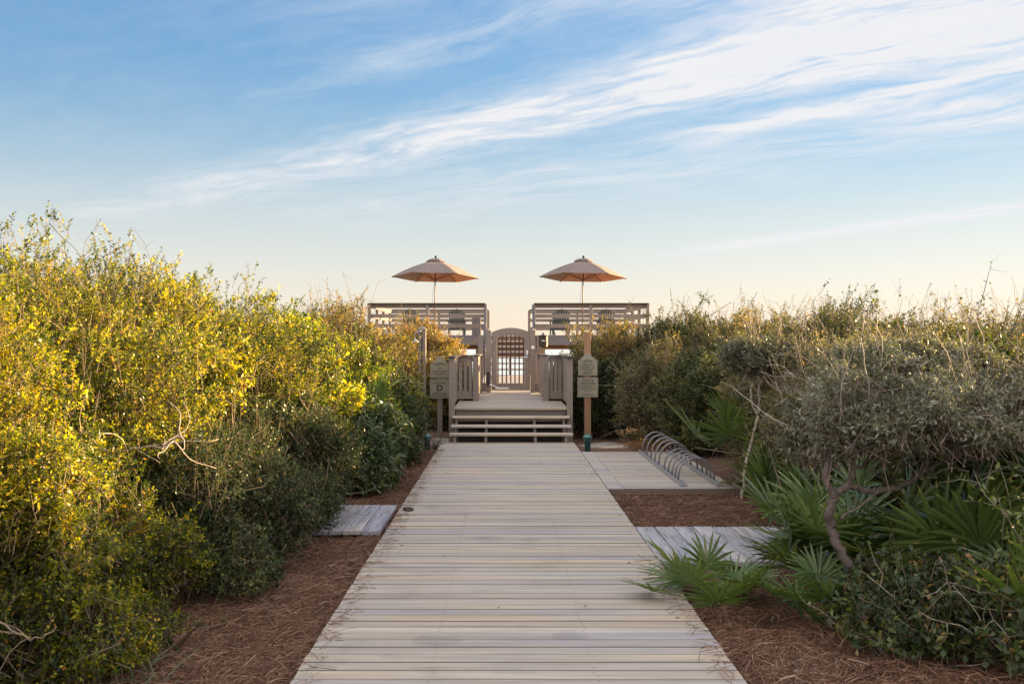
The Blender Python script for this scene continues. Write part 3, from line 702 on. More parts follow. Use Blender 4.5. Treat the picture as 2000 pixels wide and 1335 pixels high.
# ------------------------------------------------------------------ viewing decks
DZ = 2.09; Y0, Y1 = 33.0, 39.2
def viewing_deck(x0, x1, label, rlabel, side):
    d = thing('viewing_deck', ((x0+x1)/2, Y0, DZ), label, 'deck', 'raised viewing decks')
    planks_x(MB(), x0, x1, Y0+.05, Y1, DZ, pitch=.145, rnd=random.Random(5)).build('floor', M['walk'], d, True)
    MB().box(x0, x1, Y0, Y0+.045, DZ-.32, DZ+.012).build('fascia', M['dgreyX'], d, True, bevel=.004)
    for yb in (Y0+.6, Y1-.7): MB().box(x0+.05, x1-.05, yb, yb+.10, DZ-.46, DZ-.325).build('beam', M['rawX'], d, True)
    js = MB(); k = x0+.05
    while k < x1: js.box(k, k+.04, Y0+.05, Y1, DZ-.32, DZ-.037); k += .42
    js.build('joist', M['dgreyY'], d, True)
    for x in (x0+.3, (x0+x1)/2, x1-.3):
        for y in (Y0+.65, Y1-.65):
            MB().box(x-.08, x+.08, y-.08, y+.08, -4.0 if y > 38 else -0.4, DZ-.461).build('support_post', M['rawZ'], d, True)
    r = thing('deck_railing', ((x0+x1)/2, Y0, DZ), rlabel, 'railing', 'railings of the viewing decks')
    zr = ((3.0, 3.128), (2.675, 2.80), (2.345, 2.475))
    def side_run(a, b, axis, posts, face, cap=True):
        a = Vector(a); b = Vector(b)
        for p in posts:
            q = a.lerp(b, p)
            MB().box(q.x-.05, q.x+.05, q.y-.05, q.y+.05, DZ-.3, 3.128).build('post', M['taupeZ'], r, True, bevel=.004)
        off = Vector(face)*0.068
        for z0, z1 in zr:
            MB().bar(a+off+Vector((0, 0, (z0+z1)/2)), b+off+Vector((0, 0, (z0+z1)/2)), .034, z1-z0).build('rail_board', M['taupe'+axis], r, True, bevel=.003)
        if cap: MB().bar(a+Vector((0, 0, 3.149)), b+Vector((0, 0, 3.149)), .19, .038).build('rail_cap', M['cap'+axis], r, True, bevel=.004)
    side_run((x0+.05, Y0+.06, 0), (x1-.05, Y0+.06, 0), 'X', (0, .5, 1), (0, 1, 0))
    side_run((x0+.05, Y1-.06, 0), (x1-.05, Y1-.06, 0), 'X', (0, .25, .5, .75, 1), (0, -1, 0))
    xo = x0+.05 if side < 0 else x1-.05
    side_run((xo, Y0+.26, 0), (xo, Y1-.26, 0), 'Y', (.33, .66), (1 if side < 0 else -1, 0, 0))
    return d
viewing_deck(-4.52, -0.56, 'raised timber viewing deck behind the golden bush, past the shower post', 'slatted taupe railing round the deck behind the shower post', -1)
viewing_deck(0.95, 4.83, 'raised timber viewing deck behind the waste bin and raw timber sign post', 'slatted taupe railing round the deck behind the waste bin', 1)

# ------------------------------------------------------------------ adirondack chairs (backs to the camera)
def adirondack():
    t = thing('adirondack_chair', (0, 0, 0), 'x', 'chair', 'adirondack chairs on the viewing decks')
    for i in range(7):
        q = (i-3)/3.0; top = 0.98 - .13*q*q; xb = q*.20; xt = q*.265
        MB().bar((xb, -0.17, .28), (xt, -0.50, top), .068, .02, up=(0, 1, 0)).build('back_slat', M['chair'], t, bevel=.004)
    MB().bar((-.30, -.285, .52), (.30, -.285, .52), .02, .07).bar((-.27, -.15, .26), (.27, -.15, .26), .03, .08).build('back_brace', M['chair'], t)
    for i in range(5):
        y = -.10 + i*.115; MB().box(-.27, .27, y, y+.10, .30+.035*i/4+.0, .32+.04*i/4).build('seat_slat', M['chair'], t, bevel=.004)
    for s in (-1, 1):
        MB().box(s*.34-.07, s*.34+.07, -.36, .44, .545, .567).build('arm', M['chair'], t, bevel=.01)
        MB().box(s*.30-.02, s*.30+.02, .30, .39, 0, .545).build('leg', M['chair'], t)
        MB().bar((s*.255, -.55, .05), (s*.255, .38, .30), .03, .11).build('leg', M['chair'], t)
        MB().box(s*.30-.02, s*.30+.02, -.33, -.26, .10, .545).build('arm_support', M['chair'], t)
    return t
ad = adirondack(); CY = 36.3
for i, (px, lb) in enumerate(((803, 'grey slatted armchair nearest the outer end of the deck behind the shower post'), (891, 'grey slatted armchair beside the slatted bin on the deck'),
                   (1095, 'grey slatted armchair by the stairs on the deck behind the waste bin'), (1186, 'grey slatted armchair at the outer end of the deck behind the waste bin'))):
    o = ad if i == 0 else copy_tree(ad)
    o.location = ((px-VX)/F*(CY-.5), CY, DZ); o['label'] = lb; o.rotation_euler = (0, 0, R((-4, 3, 5, -3)[i]))
# slatted bin
bx = (930.5-VX)/F*36.6
bn = thing('slatted_bin', (bx, 36.6, DZ), 'square brown slatted timber bin standing on the deck beside the stairs', 'bin')
for i in range(5):
    MB().box(bx-.16+i*.066, bx-.16+i*.066+.056, 36.44, 36.462, DZ+.06, 2.86).build('slat', M['dgreyZ'], bn, True)
MB().box(bx-.158, bx+.158, 36.465, 36.76, DZ+.02, 2.84).build('body', M['rawZ'], bn, True)
MB().box(bx-.18, bx+.18, 36.42, 36.78, 2.845, 2.875).build('lid', M['dgreyX'], bn, True)

# ------------------------------------------------------------------ umbrellas
def umbrella():
    t = thing('market_umbrella', (0, 0, 0), 'x', 'umbrella', 'cream umbrellas on the viewing decks')
    H = 2.13; Rr = 1.585; pk = 0.60
    MB().tube([(0, 0, 0), (0, 0, H+pk-.02)], .021, 10).build('pole', M['polewood'], t, smooth=True)
    MB().lathe([(0.24, 0), (0.24, .05), (0.05, .07), (0.035, .30)], n=20).build('base', M['black'], t)
    # canopy: six panels, sagging between the ribs
    def surf(name, r0, r1, z0, z1, mat, dz=0.0):
        rows, seg = 8, 8; vs = []; fs = []; nn = 6*seg
        for i in range(rows+1):
            f = i/rows; rr = r0 + (r1-r0)*f
            for k in range(nn):
                p = k/seg; j = int(p); q = p-j; a0 = math.pi/3*j; a1 = a0+math.pi/3
                x = (math.cos(a0)*(1-q)+math.cos(a1)*q)*rr; y = (math.sin(a0)*(1-q)+math.sin(a1)*q)*rr
                sag = 4*q*(1-q)
                z = z0 + (z1-z0)*(f**1.12) - .035*sag*f + .05*math.sin(math.pi*f)*0.9
                if f == 1.0: z += .03*sag
                vs.append((x, y, z+dz))
        for i in range(rows):
            for k in range(nn):
                k2 = (k+1) % nn; fs.append((i*nn+k, i*nn+k2, (i+1)*nn+k2, (i+1)*nn+k))
        o = MB().add(vs, fs).build(name, mat, t, smooth=True)
        so_ = o.modifiers.new('thick', 'SOLIDIFY'); so_.thickness = 0.004
        return o
    cn = surf('canopy', .10, Rr, H+pk, H, M['cloth'])
    vt = surf('vent', .02, .36, H+pk+.05, H+pk-.055, M['cloth'], .03)
    MB().lathe([(0.05, H+pk+.085), (0.055, H+pk+.10), (0.02, H+pk+.12), (0.045, H+pk+.155), (0.03, H+pk+.185), (0.005, H+pk+.205)], n=12).build('finial', M['soot'], t, smooth=True)
    hub = MB().lathe([(0.05, H-.13), (0.05, H-.04), (.03, H-.03)], n=12).build('hub', M['polewood'], t)
    for j in range(6):
        a = math.pi/3*j
        MB().bar((.05*math.cos(a), .05*math.sin(a), H+pk-.03), (Rr*.985*math.cos(a), Rr*.985*math.sin(a), H-.025), .02, .026).build('rib', M['polewood'], t)
        MB().bar((.05*math.cos(a), .05*math.sin(a), H-.09), (Rr*.55*math.cos(a), Rr*.55*math.sin(a), H+pk*.46-.02), .018, .024).build('strut', M['polewood'], t)
    MB().tube([(-.03, -.03, H-.12), (-.08, -.06, H-.6), (-.09, -.05, .9), (-.03, -.02, .8)], .005, 5).build('cord', M['rail_iron'], t)
    return t
um = umbrella(); um.location = (at(848, 0, 36).x, 36.0, DZ); um.rotation_euler = (R(-3.0), R(1.0), R(2)); um['label'] = 'cream hexagonal umbrella over the deck behind the shower post'
um2 = copy_tree(um); um2.location = (at(1137, 0, 36).x, 36.0, DZ); um2.rotation_euler = (R(-2.6), R(1.1), R(-1)); um2['label'] = 'cream hexagonal umbrella over the deck behind the waste bin'

# ------------------------------------------------------------------ vegetation
rng = np.random.default_rng(11)
def nrm(a): return a/np.maximum(np.linalg.norm(a, axis=-1, keepdims=True), 1e-9)
def perp(d, r):
    """unit vectors perpendicular to d at random angles"""
    a = nrm(np.cross(d, r.normal(size=d.shape))); return a
_ph = rng.uniform(0, 6.28, (3, 8)); _kd = nrm(rng.normal(size=(3, 8, 3)))
def fnoise(P, wl, ch=0):
    """smooth value in about -1..1"""
    k = 2*np.pi/wl; s = 0
    for i in range(8):
        s = s + np.sin((P @ _kd[ch, i])*k*(0.6+0.12*i) + _ph[ch, i])
    return s/4.0

def leaves_np(P, A, Nn, L, W, fold=0.25):
    """leaf quads: base P, axis A, facing N, length L, half width W"""
    S = nrm(np.cross(A, Nn)); N2 = np.cross(S, A)
    n = len(P); V = np.empty((n, 4, 3), np.float32)
    V[:,0] = P; V[:,2] = P + A*L[:,None] - N2*(L*0.10)[:,None]
    mid = P + A*(L*0.52)[:,None] + N2*(W*fold)[:,None]
    V[:,1] = mid + S*W[:,None]; V[:,3] = mid - S*W[:,None]
    Q = np.arange(n*4, dtype=np.int32).reshape(n, 4)
    return V.reshape(-1, 3), Q
def twigs_np(P0, P1, r0, r1):
    """three-sided tapered sticks"""
    d = nrm(P1-P0); u = nrm(np.cross(d, np.array([0.31, 0.52, 0.79]))); w = np.cross(d, u); n = len(P0)
    V = np.empty((n, 6, 3), np.float32)
    for k in range(3):
        a = 2*np.pi*k/3; o = u*np.cos(a) + w*np.sin(a)
        V[:,k] = P0 + o*np.reshape(r0, (-1, 1)); V[:,3+k] = P1 + o*np.reshape(r1, (-1, 1))
    b = (np.arange(n)*6)[:,None]
    Q = np.concatenate([b+np.array([[0,1,4,3]]), b+np.array([[1,2,5,4]]), b+np.array([[2,0,3,5]])], 1).reshape(-1, 4)
    return V.reshape(-1, 3), Q
class Acc:
    def __init__(s): s.V = []; s.Q = []; s.T = []; s.n = 0
    def add(s, V, Q, T):
        s.V.append(V); s.Q.append(Q+s.n); s.T.append(np.broadcast_to(np.asarray(T, np.float32), (len(Q),))); s.n += len(V)
    def build(s, name, mat, parent=None):
        return mesh_np(name, np.concatenate(s.V), np.concatenate(s.Q), np.concatenate(s.T), mat, parent)
def crooked(p, d, L, n, wob, r, up=0.0):
    """a crooked stem: list of points"""
    pts = [np.array(p, float)]; d = np.array(d, float); d /= np.linalg.norm(d)
    for i in range(n):
        d = d + r.normal(size=3)*wob + np.array([0, 0, up]); d /= np.linalg.norm(d)
        pts.append(pts[-1] + d*L/n)
    return np.array(pts)
def stems_acc(acc, paths, r0, r1, t):
    for pts in paths:
        m = len(pts)-1; rr = np.linspace(r0, r1, m+1)
        V, Q = twigs_np(pts[:-1], pts[1:], rr[:-1], rr[1:]); acc.add(V, Q, t)

def shrub(name, label, cat, blobs, leaf='holly', n=4000, per=13, L=0.026, W=0.0065, shoot=0.20, depth=0.45, tint=0.35, tvar=0.28, clump=0.25,
          hollow=0.38, sprout=60, sprout_len=0.45, bare=40, stems=14, face=(0, -1, 0.2), back_keep=0.35, seed=1, group=None, bark='bark', up=0.55,
          rust=0.02, big=0.0, lump=0.24, twig=1.0, zmin=0.0, spread=1.0, twig_t=(0.1, 0.6)):
    r = np.random.default_rng(seed)
    B = np.array(blobs, float); cen = B[:, :3]; rad = B[:, 3:6]
    base = thing(name, (float(cen[0,0]), float(cen[0,1]), float(ground_z(cen[0,0], cen[0,1]))), label, cat, group)
    wts = (rad[:,0]*rad[:,1] + rad[:,0]*rad[:,2] + rad[:,1]*rad[:,2]); wts = wts/wts.sum()
    need = n; Ps = []; Ds = []; Sf = []
    fc = np.array(face, float); fc /= np.linalg.norm(fc)
    for it in range(12):
        m = need*3
        bi = r.choice(len(B), m, p=wts); d = nrm(r.normal(size=(m, 3)))
        rr = 1 - np.abs(r.normal(size=m))*depth*0.5
        shell = cen[bi] + d*rad[bi]
        lum = 1 + lump*fnoise(shell, 0.95, 0) + lump*0.7*fnoise(shell, 0.42, 1) + lump*0.4*fnoise(shell, 0.22, 2)
        P = cen[bi] + d*rad[bi]*(rr*lum)[:,None]
        ok = (P[:,2] > zmin) & (rr > 0.25)
        ok &= (d @ fc > -0.15) | (r.random(m) < back_keep)
        for j in range(len(B)):
            q = np.linalg.norm((P-cen[j])/rad[j], axis=1); ok &= (q > 0.78) | (j == bi) | (r.random(m) < .12)
        hol = fnoise(P, 0.62, 2); h2 = fnoise(P, 1.5, 1)
        sink = np.clip(0.35 - hol*1.1 - .3*h2, 0, 1)*hollow*0.55*(1 if hollow > .3 else 0)
        P = P - d*rad[bi]*sink[:,None]
        ok &= (hol > -1.0 + 0.6*hollow*2) | (r.random(m) < 0.15) if hollow > 0 else True
        nd = nrm(d/rad[bi])
        Ps.append(P[ok]); Ds.append(nd[ok]); Sf.append(rr[ok])
        need -= ok.sum()
        if need <= 0: break
    P = np.concatenate(Ps)[:n]; Nd = np.concatenate(Ds)[:n]; sf = np.concatenate(Sf)[:n]; n = len(P)
    dirs = nrm(Nd*0.75 + np.array([0, 0, up]) + r.normal(size=(n, 3))*0.55*spread)
    sl_ = shoot*np.exp(r.normal(size=n)*0.3)
    start = P - dirs*(sl_*0.5)[:,None]; end = P + dirs*(sl_*0.5)[:,None]
    # leafy sprouts sticking out of the top and the outline
    ft = Acc(); fl_ = Acc()
    if sprout:
        idx = r.choice(n, sprout*4); idx = idx[(sf[idx] > .85) & (Nd[idx,2] > 0.25)][:sprout]
        sdirs = nrm(Nd[idx]*0.3 + np.array([0, 0, 0.75]) + r.normal(size=(len(idx), 3))*0.38); slen = sprout_len*np.clip(np.exp(r.normal(size=len(idx))*0.4), .4, 1.5)
        nb = len(idx)
        mid = P[idx] + sdirs*(slen*.5)[:,None]; tipd = nrm(sdirs + r.normal(size=(nb, 3))*0.25); tip = mid + tipd*(slen*.5)[:,None]
        V, Q = twigs_np(P[idx], mid, np.full(nb, .0032*twig), np.full(nb, .0022*twig)); ft.add(V, Q, 0.2)
        V, Q = twigs_np(mid, tip, np.full(nb, .0022*twig), np.full(nb, .0012*twig)); ft.add(V, Q, 0.2)
        leafy = r.random(nb) < 0.7
        k = leafy.sum()
        start = np.concatenate([start, P[idx][leafy]]); end = np.concatenate([end, tip[leafy]]); Nd = np.concatenate([Nd, Nd[idx][leafy]])
        # little side twigs on the sprouts
        sp_i = np.repeat(np.arange(nb), 3); f = r.uniform(.25, .95, len(sp_i))[:,None]
        b0 = P[idx][sp_i]*(1-f) + tip[sp_i]*f; b1 = b0 + nrm(sdirs[sp_i]*.5 + r.normal(size=(len(sp_i), 3))*.8)*(slen[sp_i]*.3)[:,None]
        V, Q = twigs_np(b0, b1, np.full(len(b0), .0016*twig), np.full(len(b0), .0009*twig)); ft.add(V, Q, 0.25)
    ns = len(start)
    dirs = nrm(end-start); sl_ = np.linalg.norm(end-start, axis=1)
    V, Q = twigs_np(start - dirs*(sl_*.6)[:,None]*0.8, end, np.full(ns, .0028*twig), np.full(ns, .001*twig))
    ft.add(V, Q, np.repeat(r.uniform(twig_t[0], twig_t[1], ns), 3))
    m = ns*per
    si = np.repeat(np.arange(ns), per); f = np.tile((np.arange(per)+0.5)/per, ns)*0.85 + 0.15 + r.normal(size=m)*0.03
    if sprout:
        keep = np.ones(m, bool); keep[n*per:] = r.random(m-n*per) < 0.55; si = si[keep]; f = f[keep]; m = len(si)
    LP = start[si] + dirs[si]*(sl_[si]*f)[:,None]
    pp = perp(dirs[si], r)
    A = nrm(dirs[si]*0.55 + pp*0.85 + r.normal(size=(m, 3))*0.15)
    Nn = nrm(Nd[si]*0.45 + np.array([0, 0, 0.55]) + r.normal(size=(m, 3))*0.45)
    ll = L*np.exp(r.normal(size=m)*0.25); ww = W*np.exp(r.normal(size=m)*0.2)
    T = tint + clump*fnoise(LP, 0.75, 1) + (tvar*r.normal(size=ns))[si]*0.7 + tvar*0.5*r.normal(size=m)
    T = np.clip(T, 0, 0.93); rs = r.random(m) < rust; T[rs] = r.uniform(.92, 1, rs.sum())
    if big > 0:
        bs = (fnoise(LP, 1.15, 0) > 1.0-big)[:]; sb = r.random(m) < .45; bg_ = bs & sb
        ll[bg_] *= 2.3; ww[bg_] *= 1.6; T[bg_] = np.clip(T[bg_] + .15, 0, .9)
    V, Q = leaves_np(LP, A, Nn, ll, ww); fl_.add(V, Q, T)
    # main stems from the ground into the crown
    paths = []
    for i in range(stems):
        bi = r.integers(len(B)); p0 = np.array([cen[bi,0] + r.normal()*rad[bi,0]*.3, cen[bi,1] + r.normal()*rad[bi,1]*.3, -0.25])
        tgt = cen[bi] + nrm(r.normal(size=3) + np.array([0, -.3, .5]))*rad[bi]*0.75
        dd = tgt-p0; paths.append(crooked(p0, dd, np.linalg.norm(dd), 7, .16, r))
    stems_acc(ft, paths, .022, .007, 0.3)
    # bare crooked twigs lying over the surface
    paths = []
    for i in range(bare):
        j = r.integers(n); d0 = nrm(Nd[j]*.35 + r.normal(size=3)*.6 + np.array([0, 0, .35]))
        paths.append(crooked(P[j]-Nd[j]*.08, d0, r.uniform(.3, .75), 6, .22, r))
    if paths: stems_acc(ft, paths, .0048*twig, .0015*twig, 0.9)
    fl_.build('foliage', M[leaf], base); ft.build('branches', M[bark], base)
    return base

def ell(px, y, Y, rx, ry, rz, z=None):
    return (px, Y, y, rx, ry, rz)
SH_G = 'shrubs of the left thicket'; SH_R = 'shrubs of the right thicket'
def S(label, blobs, seed, **kw): return shrub(kw.pop('name', 'shrub'), label, kw.pop('cat', 'shrub'), blobs, seed=seed, **kw)

LF = (0.75, -0.55, 0.45); RF = (-0.75, -0.6, 0.4)
# --- left thicket, sunlit row (near to far)
S('big yellow-green sunlit shrub filling the left edge nearest the camera', [(-4.2,6.1,.95,1.65,1.5,1.35),(-3.5,5.6,.75,1.0,1.1,1.0)], 21, shoot=.14, depth=.34, tvar=.24, hollow=.6, leaf='holly', n=13775, per=13, L=0.0258, W=0.0075, tint=.42, clump=.12, sprout_len=.30, face=LF, group=SH_G, sprout=40, big=.22)
S('tallest sunlit shrub with bare twigs along its top, left edge', [(-4.3,8.4,1.18,1.85,1.5,1.38),(-4.0,9.4,1.45,1.3,1.0,1.15),(-3.4,8.2,.95,1.05,1.2,1.05)], 22, shoot=.14, depth=.34, tvar=.24, hollow=.6, leaf='holly', n=13775, per=13, L=0.0267, W=0.0077, tint=.35, clump=.20, face=LF, group=SH_G, sprout=60, sprout_len=.30, bare=84, big=.22)
S('golden green shrub second along the skyline of the left thicket', [(-3.9,10.6,1.16,1.85,1.5,1.40),(-3.0,10.6,.95,1.0,1.2,1.0)], 23, shoot=.14, depth=.34, tvar=.24, hollow=.6, leaf='holly', n=13050, per=12, L=0.0292, W=0.0084, tint=.35, clump=.20, sprout_len=.30, face=LF, group=SH_G, sprout=60, bare=62, big=.22)
S('lime shrub where the left skyline starts to fall', [(-3.7,12.9,.98,1.75,1.5,1.34),(-2.85,12.7,.95,.95,1.2,1.0)], 24, shoot=.14, depth=.34, tvar=.24, hollow=.6, leaf='lime', n=12325, per=12, L=0.0318, W=0.0092, tint=.38, clump=.14, sprout_len=.30, face=LF, group=SH_G, sprout=40, bare=42, big=.22)
S('yellow-green shrub in the dip of the left skyline', [(-3.4,15.3,.75,1.6,1.5,1.15),(-2.6,15.2,.85,.9,1.2,.95)], 25, shoot=.14, depth=.34, tvar=.24, hollow=.6, leaf='lime', n=10875, per=12, L=0.0344, W=0.0101, tint=.38, clump=.14, sprout_len=.30, face=LF, group=SH_G, sprout=40, bare=28, big=.22)
S('olive brown shrub with upright bare twigs beside the viewing deck railing', [(-3.15,18.1,1.15,1.35,1.4,1.30),(-2.3,18.0,.85,.8,1.2,1.0)], 26, leaf='gold', n=7500, per=12, L=.040, W=.0115, tint=.40, clump=.12, face=LF, group=SH_G, sprout=140, sprout_len=.5, bare=49, twig=1.5)
S('olive shrub low between the brown twiggy shrub and the golden bush', [(-3.5,22.3,.9,1.4,1.4,1.15)], 27, shoot=.14, depth=.34, tvar=.24, leaf='holly', n=7540, per=12, L=0.0396, W=0.0114, tint=.5, clump=.12, sprout_len=.30, face=LF, group=SH_G, sprout=37, bare=21, twig=1.6)
S('golden bush in front of the viewing deck, behind the shower post', [(-2.25,26.0,1.15,1.1,1.2,1.20),(-1.75,25.7,.95,.75,.9,.95)], 28, leaf='gold', n=6000, per=12, L=.048, W=.013, tint=.62, clump=.12, face=LF, group=SH_G, sprout=90, bare=56, twig=1.8, cat='bush')
S('brown and gold bush behind the painted letter D sign post', [(-1.75,23.0,.55,.7,.8,.95)], 29, leaf='gold', n=3600, per=12, L=.044, W=.012, tint=.55, clump=.12, face=LF, group=SH_G, sprout=30, bare=42, twig=1.7, cat='bush')
# --- left thicket, shaded front row
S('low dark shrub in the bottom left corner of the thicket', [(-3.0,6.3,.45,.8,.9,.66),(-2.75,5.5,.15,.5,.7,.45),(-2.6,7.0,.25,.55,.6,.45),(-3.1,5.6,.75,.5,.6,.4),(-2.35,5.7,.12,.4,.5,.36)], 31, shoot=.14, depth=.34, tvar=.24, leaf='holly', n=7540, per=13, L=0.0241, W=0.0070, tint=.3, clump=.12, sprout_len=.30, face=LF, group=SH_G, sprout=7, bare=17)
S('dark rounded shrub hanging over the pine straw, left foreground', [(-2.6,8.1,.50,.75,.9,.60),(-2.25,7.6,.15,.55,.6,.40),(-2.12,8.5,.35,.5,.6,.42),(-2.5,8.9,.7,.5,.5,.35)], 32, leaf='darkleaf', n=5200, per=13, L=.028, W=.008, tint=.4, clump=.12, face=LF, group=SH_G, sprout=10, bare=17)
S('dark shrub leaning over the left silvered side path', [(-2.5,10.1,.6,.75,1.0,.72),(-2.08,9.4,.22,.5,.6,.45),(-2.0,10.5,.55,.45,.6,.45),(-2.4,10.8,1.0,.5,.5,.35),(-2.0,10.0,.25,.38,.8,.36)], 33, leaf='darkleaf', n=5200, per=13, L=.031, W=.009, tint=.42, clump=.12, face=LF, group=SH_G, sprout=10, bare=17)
S('dark shrub with long glossy leaves left of the boardwalk', [(-2.15,13.1,.50,.65,.9,.66),(-1.75,12.6,.3,.4,.5,.42),(-1.75,13.6,.55,.4,.5,.4)], 34, leaf='broad', n=2600, per=11, L=.085, W=.0125, shoot=.22, tint=.45, clump=.12, face=LF, group=SH_G, sprout=10, bare=7, hollow=.05)
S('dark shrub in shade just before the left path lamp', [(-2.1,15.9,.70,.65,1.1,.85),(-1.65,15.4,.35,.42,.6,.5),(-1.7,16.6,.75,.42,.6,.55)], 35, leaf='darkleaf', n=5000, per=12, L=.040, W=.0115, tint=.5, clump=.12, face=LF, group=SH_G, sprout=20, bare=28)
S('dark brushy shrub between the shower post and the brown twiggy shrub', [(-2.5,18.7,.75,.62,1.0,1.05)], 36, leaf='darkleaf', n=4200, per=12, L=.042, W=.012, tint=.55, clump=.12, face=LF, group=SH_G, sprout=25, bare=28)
# --- right thicket, far row
S('olive shrub with gold top behind the raw timber sign post', [(2.65,22.4,.90,1.35,1.5,1.25),(1.9,22.0,.75,.7,1.0,1.0)], 41, leaf='gold', n=7500, per=12, L=.044, W=.0125, tint=.40, clump=.25, face=RF, group=SH_R, sprout=90, bare=70, twig=1.7)
S('dark leafy shrub with glossy leaves at the corner of the viewing deck railing', [(4.1,21.6,1.15,1.45,1.4,1.30),(3.5,21.0,1.0,.9,1.0,1.15)], 42, leaf='darkleaf', n=7500, per=12, L=.046, W=.014, tint=.68, clump=.28, face=RF, group=SH_R, sprout=110, sprout_len=.5, bare=90, twig=1.6)
S('olive shrub with gold rim in the middle of the right skyline', [(5.0,18.4,1.05,1.7,1.5,1.30),(4.2,17.8,.85,1.0,1.2,1.05)], 43, leaf='olive', n=8500, per=12, L=.041, W=.012, tint=.45, clump=.26, face=RF, group=SH_R, sprout=130, sprout_len=.55, bare=120, twig=1.5)
S('leafy shrub making the highest point of the right skyline', [(5.6,15.6,1.05,1.7,1.5,1.28),(4.8,15.2,.9,1.0,1.2,1.05)], 44, leaf='darkleaf', n=8500, per=12, L=.040, W=.0125, tint=.72, clump=.28, face=RF, group=SH_R, sprout=150, sprout_len=.5, bare=110, big=.3)
S('olive shrub in the dip of the right skyline', [(6.1,13.1,.92,1.6,1.4,1.12),(5.2,12.8,.75,1.0,1.2,.95)], 45, leaf='olive', n=8000, per=12, L=.036, W=.011, tint=.45, clump=.25, face=RF, group=SH_R, sprout=120, bare=110)
S('olive shrub on the skyline at the right edge', [(6.1,10.9,.92,1.5,1.4,1.08)], 46, leaf='olive', n=7000, per=12, L=.034, W=.010, tint=.42, clump=.2, face=RF, group=SH_R, sprout=110, bare=100)
# --- right thicket, near row
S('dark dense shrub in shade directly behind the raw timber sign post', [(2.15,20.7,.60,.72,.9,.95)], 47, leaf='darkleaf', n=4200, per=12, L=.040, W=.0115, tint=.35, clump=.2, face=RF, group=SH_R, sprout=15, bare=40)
S('dark shrub at the far end of the bicycle rack', [(3.15,19.1,.70,.95,1.0,1.05)], 48, leaf='olive', n=5200, per=12, L=.040, W=.0115, tint=.35, clump=.2, face=RF, group=SH_R, sprout=25, bare=70, bark='palebark')
S('green shrub beside the middle of the bicycle rack', [(3.75,16.9,.75,.95,1.2,1.10)], 49, leaf='darkleaf', n=5800, per=12, L=.042, W=.0135, tint=.65, clump=.22, face=RF, group=SH_R, sprout=25, bare=60)
S('brushy olive shrub with pale bare branches behind the slim bare-trunk tree', [(4.1,14.2,.75,1.05,1.2,1.05)], 50, leaf='olive', n=5600, per=12, L=.037, W=.011, tint=.45, clump=.22, face=RF, group=SH_R, sprout=30, bare=150, bark='palebark')
S('shaded olive shrub behind the crown of the twisted silver tree', [(4.3,11.4,.85,1.2,1.2,1.08),(3.5,10.2,.95,.7,.7,.55)], 51, leaf='olive', n=7500, per=12, L=.035, W=.010, tint=.34, clump=.22, face=RF, group=SH_R, sprout=40, bare=130, bark='palebark')
S('fresh green leafy shrub near the right edge behind the silver tree', [(4.15,8.7,.95,.95,1.0,.92)], 52, leaf='darkleaf', n=4200, per=12, L=.042, W=.0135, tint=.70, clump=.2, face=RF, group=SH_R, sprout=30, bare=50)
S('grey shrub low at the right edge below the skyline', [(5.0,9.9,.95,1.2,1.2,1.0),(4.2,9.5,1.2,.7,.6,.5)], 53, leaf='silverleaf', n=6500, per=12, L=.034, W=.009, tint=.22, clump=.2, face=RF, group=SH_R, sprout=40, bare=70)
# --- low brush beside the landing and shrubs that close the hedge
S('low brown brush under the left picket railing', [(-1.15,23.4,.62,.42,.8,.88),(-1.25,22.2,.45,.25,.5,.85)], 54, back_keep=1.0, hollow=0, leaf='gold', n=4800, per=12, L=.046, W=.013, tint=.3, face=LF, group=SH_G, sprout=10, bare=42, twig=1.6, cat='bush')
S('low dark brush between the right picket railing and the sign post shrub', [(1.42,23.6,.55,.38,.8,.88),(1.55,22.2,.45,.25,.5,.8)], 55, back_keep=1.0, hollow=0, leaf='olive', n=4200, per=12, L=.046, W=.013, tint=.3, face=RF, group=SH_R, sprout=10, bare=40, twig=1.6, cat='bush')
S('shrub closing the right thicket just beyond the frame edge', [(5.6,7.4,1.0,1.4,1.3,1.25),(5.2,5.2,1.0,1.2,1.3,1.2)], 56, leaf='olive', n=5000, per=12, L=.045, W=.014, tint=.3, face=(-1,-.2,.3), back_keep=.7, group=SH_R, sprout=20, bare=20)
# --- hidden depth of both thickets
S('dull green shrub deep inside the left thicket', [(-6.6,8.5,1.0,1.7,2.0,1.25)], 61, leaf='holly', n=3000, per=12, L=.045, W=.014, tint=.5, face=(1,-.3,.5), group=SH_G, sprout=20, bare=10)
S('dull green shrub far inside the left thicket', [(-6.2,13.5,1.0,1.7,2.2,1.25)], 62, leaf='holly', n=3000, per=12, L=.05, W=.015, tint=.5, face=(1,-.3,.5), group=SH_G, sprout=20, bare=10)
S('dull green shrub behind the leafy skyline shrub of the right thicket', [(8.3,17.0,.9,1.8,3.0,1.15)], 63, leaf='olive', n=3500, per=12, L=.05, W=.015, tint=.4, face=(-1,-.5,.5), group=SH_R, sprout=30, bare=10)

